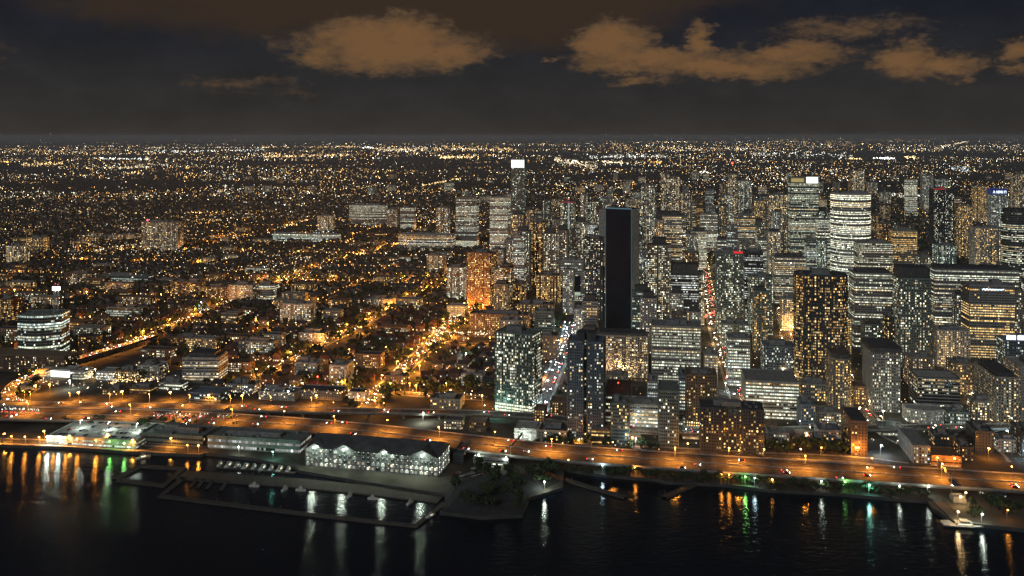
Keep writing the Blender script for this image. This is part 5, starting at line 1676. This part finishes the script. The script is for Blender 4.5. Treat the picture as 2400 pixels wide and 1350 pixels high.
# flats among the houses
fl = np.random.default_rng(77)
FT = np.array(FOOT)
cnt = {}
cand = []
for _ in range(900):
    px, py = fl.uniform(-20, 1180), fl.uniform(540, 900)
    if px < 330 and py > 840 - px * .12 or len(cand) > 74: continue
    g = G(px, py)
    wm = fl.uniform(20, 46); hm = fl.uniform(9, 19)
    if not free(g.x + ux * 8, g.y + uy * 8, wm * .5): continue
    FT = np.vstack([FT, (g.x + ux * 8, g.y + uy * 8, wm * .55)])
    cand.append((px, py, wm, hm, g))
cand.sort(key=lambda q: q[0])
for px, py, wm, hm, g in cand:
    w = wm * F / g.y; hp = hm * F / g.y
    pal = ['orange', 'gold', 'home', 'orange', 'fluo'][int(fl.integers(5))]
    wl = ['concrete_brown', 'brick_orange', 'concrete_brown', 'concrete_grey', 'concrete_warm'][int(fl.integers(5))]
    q = quarter(px, py)
    nm = {'orange': 'orange-lit', 'gold': 'golden-lit', 'home': 'warm-lit', 'fluo': 'greenish-lit'}[pal] + ' ' + {'concrete_brown': 'brown', 'brick_orange': 'brick', 'concrete_warm': 'cream', 'concrete_grey': 'grey'}[wl]
    cnt[q, nm] = cnt.get((q, nm), 0) + 1
    building(f'{nm} flats, {ordinal(cnt[q, nm])} from the west {q}', px - w / 2, px + w / 2, py - hp, py, 15, ['grid', 'resi', 'punch', 'bands'][int(fl.integers(4))], lit=fl.uniform(.35, .7), pal=pal, wall=wl,
             group='flats ' + q, units=False, name='apartment_block', yaw=fl.choice([0, 0, R(90)]) * 0)
spots = [q for q in spots if free(q[1], q[0], 5)]
for y, x in spots[:NH]:
    k = int(tr.integers(8))
    px, py = 1200 + F * x / y, Y0 + F * (HC - GZ) / y
    root = empty('house', (x, y, GZ), -GRID + R(90) * int(tr.integers(2)) + tr.normal(0, .06))
    tag(root, HL[k] + ' ' + quarter(px, py), 'house', 'houses ' + quarter(px, py))
    wl, rf, ch, wn = HV[k]
    link('wall', wl, root)
    ro = link('roof', rf, root)
    link('chimney', ch, ro)
    tag(link('window_glazing', wn, root), kind='stuff')
for y, x in treespots[:60]:
    px, py = 1200 + F * x / y, Y0 + F * (HC - GZ) / y
    tree(Vector((x, y, GZ)), 'dark garden tree among the houses ' + quarter(px, py), 'garden trees ' + quarter(px, py), tr, 1.0)


# the rest of the low quarter and the suburbs beyond: one mass
def house_mass(P, rng, name):
    P = np.asarray(P)
    n = len(P)
    mw, mr, mg = MB(), MB(), MB()
    ang = -GRID + np.where(rng.random(n) < .5, 0, math.pi / 2)
    w = rng.uniform(7.5, 12, n) / 2; d = rng.uniform(9, 13, n) / 2; h = rng.uniform(5, 8.5, n); rh = rng.uniform(2, 3.4, n)
    c, s = np.cos(ang), np.sin(ang)
    def tf(lx, ly, lz):
        return np.stack([P[:, 0] + lx * c - ly * s, P[:, 1] + lx * s + ly * c, GZ + lz + 0 * lx], 1)
    co = [(-w, -d), (w, -d), (w, d), (-w, d)]
    for k in range(4):
        a, e = co[k], co[(k + 1) % 4]
        mw.quads(np.stack([tf(a[0], a[1], 0 * w), tf(e[0], e[1], 0 * w), tf(e[0], e[1], h), tf(a[0], a[1], h)], 1))
    for sg in (-1, 1):
        mr.quads(np.stack([tf(sg * w * 1.08, -d * 1.06, h - .2), tf(sg * w * 1.08, d * 1.06, h - .2), tf(0 * w, d * 1.06, h + rh), tf(0 * w, -d * 1.06, h + rh)], 1))
        mw.quads(np.stack([tf(-w, sg * d, h), tf(w, sg * d, h), tf(0 * w, sg * d, h + rh), tf(0 * w, sg * d, h + rh)], 1))
    for k in range(4):
        for z in (1.0, 3.8):
            for fx in (-.5, .5):
                on = rng.random(n) < .20
                if k % 2 == 0:
                    sg = -1 if k == 0 else 1
                    q = [tf(fx * w - .7, sg * (d + .06), z + 0 * w), tf(fx * w + .7, sg * (d + .06), z + 0 * w), tf(fx * w + .7, sg * (d + .06), z + 1.4 + 0 * w), tf(fx * w - .7, sg * (d + .06), z + 1.4 + 0 * w)]
                else:
                    sg = 1 if k == 1 else -1
                    q = [tf(sg * (w + .06), fx * d - .7, z + 0 * w), tf(sg * (w + .06), fx * d + .7, z + 0 * w), tf(sg * (w + .06), fx * d + .7, z + 1.4 + 0 * w), tf(sg * (w + .06), fx * d - .7, z + 1.4 + 0 * w)]
                g = colours('orange', (n,), rng) * np.exp(rng.normal(.3, .6, n))[:, None]
                mg.quads(np.stack(q, 1)[on], g[on])
    root = empty(name)
    tag(root, 'mass of small dark houses with specks of light filling the suburbs', 'suburb', kind='stuff')
    tag(mw.build('wall', MATS['plaster'], root), kind='stuff')
    tag(mr.build('roof', MATS['tile_grey'], root), kind='stuff')
    tag(mg.build('window_glazing', WIN, root), kind='stuff')


sub = [(x, y) for y, x in spots[NH:]]
# farther suburbs out to four kilometres, thinning out
hr = np.random.default_rng(33)
N = 9000
yy = 1 / hr.uniform(1 / 4200, 1 / 1500, N)
xx = (hr.uniform(-200, 2600, N) - 1200) / F * yy
for x, y in zip(xx, yy):
    px, py = 1200 + F * x / y, Y0 + F * (HC - GZ) / y
    if py > 640 and px < 1340 or (px > 1150 and py > 600):
        continue
    if (FT[:, 0] - x).__pow__(2).__add__((FT[:, 1] - y) ** 2).min() < 600:
        continue
    sub.append((x, y))
house_mass(sub, hr, 'suburb_houses')


def tree_mass(P, rng, name):
    P = np.asarray(P); n = len(P)
    m = MB()
    for k in range(9):
        c = np.stack([P[:, 0] + rng.normal(0, 2.0, n), P[:, 1] + rng.normal(0, 2.0, n), GZ + rng.uniform(3.5, 8.5, n)], 1)
        u = rng.normal(0, 1, (n, 3)) * 1.5; v = rng.normal(0, 1, (n, 3)) * 1.5
        m.quads(np.stack([c - u - v, c + u - v, c + u * .8 + v, c - u * .9 + v], 1))
    root = empty(name)
    tag(root, 'dark tree cover between the suburban houses', 'trees', kind='stuff')
    tag(m.build('crown', MATS['leaf_dark'], root), kind='stuff')


tm = [(x, y) for y, x in treespots[60:]]
yy = 1 / hr.uniform(1 / 5000, 1 / 1500, 7000); xx = (hr.uniform(-200, 2600, 7000) - 1200) / F * yy
tm += [(x, y) for x, y in zip(xx, yy) if Y0 + F * (HC - GZ) / y < 620]
for c, off, step in ((A1, 12, 8), (A2, 9, 8), (A3, 14, 9), (A4, 9, 9), (A7, 9, 10)):
    for p, d in along(c, step, 3):
        for sg in (-1, 1):
            if hr.random() < .30:
                tm.append((p.x - d.y * off * sg + hr.normal(0, 1.2), p.y + d.x * off * sg + hr.normal(0, 1.2)))
tree_mass(tm, hr, 'suburb_tree_cover')


# ------------------------------------------------------------------ lights of the suburbs out to the horizon
FT2 = np.array(FOOT)


def far_lights():
    from mathutils import noise as mn
    rng = np.random.default_rng(44)
    m = MB()
    C, Rr, K = [], [], []
    cols = np.array([(1, .80, .50), (1, .66, .28), (1, .50, .12), (.95, .97, .85), (.80, .95, 1.0), (.85, 1.0, .6), (1, .10, .05)])
    pw = np.array([.24, .30, .22, .15, .06, .03])
    tries = 0
    while len(C) < 17500 and tries < 120000:
        tries += 1
        py = 323 + (rng.random() ** 1.25) * 340
        px = rng.uniform(-150, 2550)
        y = F * (HC - GZ) / (py - Y0); x = (px - 1200) / F * y
        lim = 343 - 20 * (px / 2400) - (14 if rng.random() < .10 else 0)
        if py < lim:
            continue
        k = math.log(y) * 9
        n1 = mn.noise(Vector((x / y * 6, k * .75, 1.7))) ; n2 = mn.noise(Vector((x / y * 14, k * 4.2, 4.2)))
        dens = .32 + 1.9 * n1 + 1.5 * n2 + (.24 if py < 420 else 0)
        if px > 1150 and py > 520: dens *= .5
        if py > 560: dens *= .45
        if rng.random() > dens:
            continue
        band = mn.noise(Vector((x / y * 12 + 9, k * .9, 8.1)))
        C.append((x, y, GZ + rng.uniform(4, 14)))
        Rr.append(y * rng.uniform(.00020, .00042))
        c = cols[rng.choice(6, p=pw)] * (1 + y / 14000) if band < .10 else cols[rng.choice(3, p=[.2, .35, .45])]
        K.append(c * math.exp(rng.normal(.0, .85)) * 2.0)
    # bright strings: far roads, yards and terminals
    for (px0, py0, px1, py1, n, spread, col, g) in (
            (0, 380, 20, 382, 14, 1.5, 2, 3), (50, 388, 150, 384, 80, 4, 1, 3.2), (0, 352, 260, 362, 60, 6, 1, 2), (215, 372, 350, 374, 60, 2, 3, 3), (280, 408, 330, 408, 14, 3, 1, 4),
            (350, 357, 620, 352, 90, 2.5, 3, 2), (340, 348, 620, 346, 60, 1.5, 0, 1.8), (600, 346, 840, 344, 80, 2, 1, 2), (620, 368, 820, 364, 110, 3, 1, 2.4), (850, 346, 875, 347, 26, 2, 3, 4),
            (880, 352, 1000, 350, 110, 5, 0, 2), (1030, 369, 1122, 370, 70, 4, 1, 4), (1020, 348, 1200, 350, 140, 6, 1, 2.2), (990, 438, 1080, 420, 60, 2, 1, 2.4), (250, 395, 360, 393, 50, 3, 0, 2.4),
            (430, 504, 516, 503, 16, 2, 2, 5), (440, 520, 520, 522, 24, 4, 1, 2.5), (640, 560, 790, 552, 80, 5, 4, 2.4), (636, 548, 720, 520, 40, 3, 1, 2.4), (500, 556, 600, 560, 40, 6, 2, 4),
            (790, 575, 830, 570, 30, 4, 2, 4), (890, 584, 930, 580, 20, 4, 2, 4), (220, 596, 330, 578, 46, 3, 0, 2.4), (1300, 375, 1400, 395, 140, 8, 0, 2.2), (1340, 377, 1352, 380, 8, 2, 3, 6), (1410, 380, 1460, 384, 40, 3, 0, 3),
            (1380, 370, 1560, 366, 110, 4, 3, 1.8), (1525, 380, 1550, 384, 20, 3, 2, 3), (1430, 334, 1480, 350, 50, 8, 1, 1.6), (1560, 350, 1800, 348, 110, 6, 0, 1.6), (1800, 335, 2000, 330, 110, 8, 1, 1.8),
            (1990, 372, 2020, 374, 24, 2, 1, 3), (250, 912, 370, 906, 70, 7, 1, 4), (190, 900, 330, 896, 60, 8, 0, 4), (540, 935, 690, 925, 40, 8, 3, 3), (380, 700, 700, 640, 60, 12, 1, 3),
            (60, 850, 180, 838, 40, 5, 1, 3), (1648, 757, 1676, 742, 34, 5, 6, 5), (1700, 905, 1712, 870, 16, 3, 6, 4), (1996, 946, 2018, 938, 16, 3, 6, 4), (0, 984, 95, 990, 40, 4, 6, 3), (0, 976, 95, 982, 40, 4, 3, 3),
            (360, 994, 560, 1000, 60, 5, 6, 2.4), (360, 990, 560, 996, 50, 5, 3, 2.4), (60, 905, 240, 925, 40, 9, 0, 3), (380, 925, 680, 945, 60, 8, 0, 2.6), (1000, 790, 1140, 796, 60, 4, 0, 4), (700, 930, 870, 945, 40, 6, 1, 3), (2045, 372, 2100, 373, 50, 1.5, 3, 4.5), (2120, 370, 2150, 371, 24, 3, 1, 4), (2190, 348, 2290, 328, 80, 1.2, 0, 3), (2100, 330, 2400, 322, 140, 5, 2, 2), (2060, 352, 2400, 345, 160, 8, 0, 1.8),
            (2000, 330, 2390, 326, 90, 3, 1, 2), (1760, 360, 2000, 366, 120, 8, 3, 1.6), (2230, 395, 2270, 400, 40, 6, 4, 2.2), (1640, 405, 1660, 407, 14, 3, 3, 5), (2090, 460, 2160, 464, 60, 5, 3, 2), (1930, 500, 1950, 505, 24, 4, 1, 4)):
        for k in range(n):
            t = rng.random()
            px = px0 + (px1 - px0) * t + rng.normal(0, 1.5); py = max(py0 + (py1 - py0) * t + rng.normal(0, spread * .5), 321)
            y = F * (HC - GZ) / (py - Y0); y = min(y, 60000)
            x = (px - 1200) / F * y
            C.append((x, y, GZ + 8)); Rr.append(y * rng.uniform(.00036, .0006)); K.append(cols[col] * g * (1.5 if py < 385 else .9) * math.exp(rng.normal(0, .45)))
    k = 0
    while k < 520:                               # shop fronts and lane lamps between the towers
        px, py = rng.uniform(1150, 2420), rng.uniform(690, 1064)
        q = G(px, py)
        if np.any((FT2[:, 0] - q.x) ** 2 + (FT2[:, 1] - q.y) ** 2 < (FT2[:, 2] * .8) ** 2):
            if rng.random() < .7: continue
        k += 1
        C.append((q.x, q.y, GZ + rng.uniform(2.5, 5))); Rr.append(rng.uniform(.22, .42)); K.append(cols[rng.choice(6, p=pw)] * 4 * math.exp(rng.normal(0, .6)))
    for c, hw, n, ci in ((A1, 9, 260, 1), (A2, 7, 130, 1), (A3, 10, 260, 1), (A4, 7, 70, 2), (A8, 8, 110, 1), (A7, 8, 60, 1), (E4, 5, 110, 0), (S1, 7, 60, 0), (S3, 6, 40, 0), (S4, 6, 50, 4)):
        L = sum((q - p).length for p, q in zip(c[:-1], c[1:]))
        for k in range(n):
            p, d = along(c, 1e9, rng.random() * L * .999)[0]
            o = rng.uniform(-hw, hw)
            zb = p.z if c is E4 else GZ
            C.append((p.x - d.y * o, p.y + d.x * o, zb + rng.uniform(.8, 5 if c is not E4 else 1.2))); Rr.append(rng.uniform(.2, .3) + p.y * .00016)
            K.append(cols[ci if rng.random() < .7 else int(rng.integers(5))] * 6 * math.exp(rng.normal(0, .6)))
    for x, y, big in lampspots:
        C.append((x, y, GZ + 7)); Rr.append(.30 + y * .00022); K.append(np.array((1, .47, .11)) * 7 * math.exp(rng.normal(0, .4)))
    C = np.array(C); Rr = np.array(Rr); K = np.array(K)
    C[:, 2] = np.maximum(C[:, 2], GZ + Rr)
    octa(m, C, Rr, K)
    root = empty('suburb_lights')
    tag(root, 'countless amber and white street and house lights of the suburbs out to the horizon', 'city lights', kind='stuff')
    tag(m.build('lamp_speck', WIN, root), kind='stuff')


far_lights()

# ------------------------------------------------------------------ far ranks of blocks
fr = np.random.default_rng(55)
PL = {'home': 'warm', 'fluo': 'greenish', 'gold': 'golden', 'mix': 'mixed', 'cold': 'bluish'}
RANKS = [('topmost', 352, 425, 22), ('second', 374, 452, 24), ('third', 402, 482, 26), ('fourth', 438, 520, 24), ('fifth', 476, 560, 20)]
FT = np.array(FOOT)
for rk, (rn, _, base0, cnt) in enumerate(RANKS):
    xs = np.sort(fr.uniform(1120 if rk > 1 else 500, 2420, cnt))
    n = 0
    last = -100
    for x in xs:
        base = base0 + fr.uniform(-6, 6)
        w = fr.uniform(14, 30) * (.7 + .12 * rk)
        hpx = fr.uniform(14, 40) * (.55 + .28 * rk) * (1 if x > 1400 else .6)
        g = G(x, base)
        if x < last + w or (FT.size and np.any((FT[:, 0] - g.x) ** 2 + (FT[:, 1] - g.y) ** 2 < (FT[:, 2] + w * g.y / F * .7 + 8) ** 2)):
            continue
        last = x + w * .5
        pal = ['home', 'fluo', 'gold', 'mix', 'cold'][int(fr.integers(5))]
        st = ['resi', 'grid', 'office'][int(fr.integers(3))]
        k = {'resi': 'apartment block', 'grid': 'gridded block', 'office': 'office block'}[st]
        building(f'distant {PL[pal]}-lit {k}, {ordn[n]} from the west in the {rn} rank below the horizon', x - w / 2, x + w / 2, base - hpx, base, 22, st, lit=fr.uniform(.4, .65), pal=pal,
                 group='far ranks of blocks', name='distant_block', simple=rk < 3, units=False, bay=4.5 if rk < 3 else 3.2, gain=.75, wall=['concrete_warm', 'concrete_grey', 'concrete_brown'][int(fr.integers(3))])
        n += 1


FT = np.array(FOOT)
SLIM = [('north of the oval tower', 575, 26), ('level with the oval tower', 630, 30), ('just behind the black tower', 690, 30), ('level with the black tower', 750, 30), ('in front of the black tower', 830, 24)]
PL['orange'] = 'orange'
for rn, base0, cnt_ in SLIM:
    n = 0
    for x in np.sort(fr.uniform(1170, 2440, cnt_ * 3)):
        base = base0 + fr.uniform(-22, 22)
        g = G(x, base)
        wm, hm = fr.uniform(15, 24), fr.uniform(55, 125) if base0 < 700 else fr.uniform(35, 80)
        w, hp = wm * F / g.y, hm * F / g.y
        cx_, cy_ = g.x + ux * 10, g.y + uy * 10
        if 1940 < x < 2062 and base < 800 or 1405 < x < 1502 and base > 770 or 1842 < x < 1928 and base < 740 or 2262 < x < 2385 and base > 760: continue
        if n >= cnt_ or np.any((FT[:, 0] - cx_) ** 2 + (FT[:, 1] - cy_) ** 2 < (FT[:, 2] * .86 + wm * .62) ** 2): continue
        dd = SB - SA
        tt = np.clip(((cx_ - SA[:, 0]) * dd[:, 0] + (cy_ - SA[:, 1]) * dd[:, 1]) / (dd * dd).sum(1), 0, 1)
        qq = SA + dd * tt[:, None]
        if np.any((qq[:, 0] - cx_) ** 2 + (qq[:, 1] - cy_) ** 2 < (SW + wm * .5) ** 2): continue
        n += 1
        pal = ['home', 'fluo', 'gold', 'mix', 'cold', 'orange'][int(fr.integers(6))]
        st = ['resi', 'grid', 'office', 'glass', 'fins', 'resi'][int(fr.integers(6))]
        wl = ['concrete_warm', 'concrete_grey', 'concrete_brown', 'steel_green', 'concrete_pale'][int(fr.integers(5))]
        building(f'slim {PL[pal]}-lit tower, {ordinal(n)} from the west among slim ones {rn}', x - w / 2, x + w / 2, base - hp, base, 20, st, lit=fr.uniform(.35, .6), pal=pal, wall=wl,
                 group='slim infill towers', name='slim_tower', crown=float(fr.choice([0, 4, 7])), crown_w=.7)
        FT = np.vstack([FT, (cx_, cy_, wm * .6)])


# ------------------------------------------------------------------ cars
def car_meshes(paint):
    L, W = 4.5, 1.84
    m = MB()
    prof = [(-2.25, .35), (2.25, .35), (2.25, .72), (1.0, .92), (-1.95, .95), (-2.25, .85)]
    for s in (-1, 1):
        pts = [(x, s * W / 2, z) for x, z in prof]
        m.ngon(pts if s < 0 else pts[::-1])
    n = len(prof)
    for i in range(n):
        a, c = prof[i], prof[(i + 1) % n]
        m.quads([[(a[0], W / 2, a[1]), (c[0], W / 2, c[1]), (c[0], -W / 2, c[1]), (a[0], -W / 2, a[1])]])
    cab = [(-1.75, .94), (.95, .91), (.3, 1.42), (-1.25, 1.45)]
    for i in range(4):
        a, c = cab[i], cab[(i + 1) % 4]
        ya, yc = (.84 if a[1] < 1 else .66), (.84 if c[1] < 1 else .66)
        m.quads([[(a[0], ya, a[1]), (c[0], yc, c[1]), (c[0], -yc, c[1]), (a[0], -ya, a[1])]], mat=0 if i == 2 else 1)
    for s in (-1, 1):
        m.ngon([(x, s * (.84 if z < 1 else .66), z) for x, z in (cab if s < 0 else cab[::-1])], mat=1)
        for wx in (-1.4, 1.4):
            m.ngon([(wx + .34 * math.cos(t), s * (W / 2 + .01), .34 + .34 * math.sin(t)) for t in [2 * math.pi * k / 8 * s * -1 for k in range(8)]], mat=2)
    return m.mesh('car_body', [MATS[paint], MATS['car_glass'], MATS['rubber']])


CM = {k: car_meshes('car_' + k) for k in ('white', 'silver', 'black', 'red', 'blue')}
m = MB(); m.box(-.12, .12, -.28, .28, -.16, .16, glow=(26, 25, 20)); HEADM = m.mesh('headlight', [WIN])
m = MB(); m.box(-.12, .12, -.28, .28, -.15, .15, glow=(12, .5, .25)); TAILM = m.mesh('tail_light', [WIN])
crng = np.random.default_rng(66)
NC = 0


def car(p, head, where, lights=True):
    global NC
    if not in_view(p, 10):
        return
    NC += 1
    k = ['white', 'silver', 'black', 'red', 'blue'][int(crng.choice(5, p=[.28, .28, .24, .12, .08]))]
    root = empty('car', p, head)
    ORD[where, k] = ORD.get((where, k), 0) + 1
    tag(root, f'{ordinal(ORD[where, k])} {k} car ' + where, 'car', 'cars ' + where)
    link('body', CM[k], root)
    if lights:
        for s in (-.62, .62):
            link('headlight', HEADM, root, (2.27, s, .66)); link('tail_light', TAILM, root, (-2.27, s, .78))


def traffic(c, z, offs, gap, where, jam=1.0):
    for o, sg in offs:
        s = crng.uniform(0, gap)
        L = sum((q - p).length for p, q in zip(c[:-1], c[1:]))
        while s < L:
            p, d = along(c, 1e9, s)[0] if True else None
            px = 1200 + F * p.x / p.y
            if -20 < px < 2420:
                nn = Vector((-d.y, d.x, 0))
                q = p + nn * o
                car(Vector((q.x, q.y, z)), math.atan2(d.y, d.x) + (0 if sg > 0 else math.pi), where)
            s += gap * crng.uniform(.35, 1.8) * jam


traffic(E1, 9.0, [(-15, 1), (-10.5, 1), (-6, 1)], 105, 'heading east on the orange-lit expressway')
traffic(E1, 9.0, [(15, -1), (10.5, -1)], 130, 'heading west on the orange-lit expressway')
traffic(E3, 9.0, [(-4.5, 1), (4.5, -1)], 75, 'on the upper roadway behind the expressway')
traffic(E2, 8.6, [(-3.2, 1), (3.2, -1)], 70, 'on the narrow pale elevated road')
traffic(E4, 7.6, [(-3, 1), (3, -1)], 30, 'on the curved ramp')
traffic(A3, GZ + .02, [(-4, 1), (4, -1)], 34, 'on the bright boulevard')
traffic(A1, GZ + .02, [(-4, 1), (4, -1)], 80, 'on the long diagonal avenue')
traffic(S1, GZ + .02, [(-5, 1), (-1.8, 1), (4, -1)], 34, 'in the deep canyon street')
traffic(S4, GZ + .02, [(-3.5, 1), (3.5, -1)], 30, 'on the steep bluish street')
traffic(S3, GZ + .02, [(-3.5, 1), (3.5, -1)], 30, 'in the slanting eastern street')
traffic(S2, GZ + .02, [(-3.5, 1), (3.5, -1)], 34, 'in the street beside the black-roofed block')
def gantry(px, label):
    best = min(along(E1, 4), key=lambda q: abs(1200 + F * q[0].x / q[0].y - px))
    p, d = best
    root = empty('sign_gantry', p, math.atan2(d.y, d.x))
    tag(root, label, 'sign gantry', 'expressway gantries')
    for y in (-17.2, 17.2):
        m = MB(); m.tube([(0, y, 0), (0, y, 8.2)], [.3, .25], 6); m.build('post', MATS['mast_metal'], root)
    m = MB()
    for z in (7.0, 8.0):
        m.box(-.15, .15, -17.2, 17.2, z - .12, z + .12)
    for k in range(18):
        y = -17 + k * 2
        m.xbox((0, y, 7.5), (.08, 0, 0), (0, .9 if k % 2 else -.9, .45), (0, .05, .08))
    m.build('truss', MATS['mast_metal'], root)
    for y in (-11, -4, 6, 12):
        m = MB(); m.box(-.4, -.22, y - 2.4, y + 2.4, 5.6, 8.6); m.build('sign_panel', MATS['steel_green'], root)


gantry(520, 'overhead sign gantry on the expressway behind the long harbour shed')
gantry(1210, 'overhead sign gantry on the expressway above the wooded mole')
gantry(2216, 'overhead sign gantry on the expressway by the ferry ramp')
# parked cars on the car park roof and the open quay
root, w, h, d = BLD['pdeck']
M4 = root.matrix_basis.copy()
for r_ in range(4):
    for k in range(20):
        if crng.random() < .5:
            q = Matrix.Translation(root.location) @ Matrix.Rotation(root.rotation_euler.z, 4, 'Z') @ Vector((-w / 2 + 5 + k * (w - 10) / 19, 7 + r_ * 11, h - 1.08))
            car(q, root.rotation_euler.z + R(90), 'parked on the roof of the car park deck', False)
for k in range(3):
    q = Matrix.Translation(root.location) @ Matrix.Rotation(root.rotation_euler.z, 4, 'Z') @ Vector((-w * .32 + k * w * .32, 24, h - 1.1))
    lamp(q, 'white', 7, 1.2, POW * 1.4, ['western', 'middle', 'eastern'][k] + ' white lamp on the roof of the car park deck', 'car park roof lamps', 0)
for r_ in range(3):
    for k in range(9):
        if crng.random() < .75:
            p = G(1066 + k * 9 + r_ * 14, 1112 - k * 2.6 + r_ * 6)
            car(p, R(30), 'parked on the open quay', False)

# ------------------------------------------------------------------ haze over the whole place
m = MB()
m.box(-130000, 130000, -4000, 95000, -5, 292)
hz = bpy.data.materials.new('haze_air')
hz.use_nodes = True
nt = hz.node_tree
nt.nodes.remove(nt.nodes['Principled BSDF'])
pv = nt.nodes.new('ShaderNodeVolumePrincipled')
pv.inputs['Color'].default_value = (.9, .9, .9, 1)
pv.inputs['Density'].default_value = 4.5e-5
pv.inputs['Anisotropy'].default_value = 0.0
nt.links.new(pv.outputs[0], nt.nodes['Material Output'].inputs['Volume'])
hz.cycles.homogeneous_volume = True
tag(m.build('haze', hz), kind='stuff')
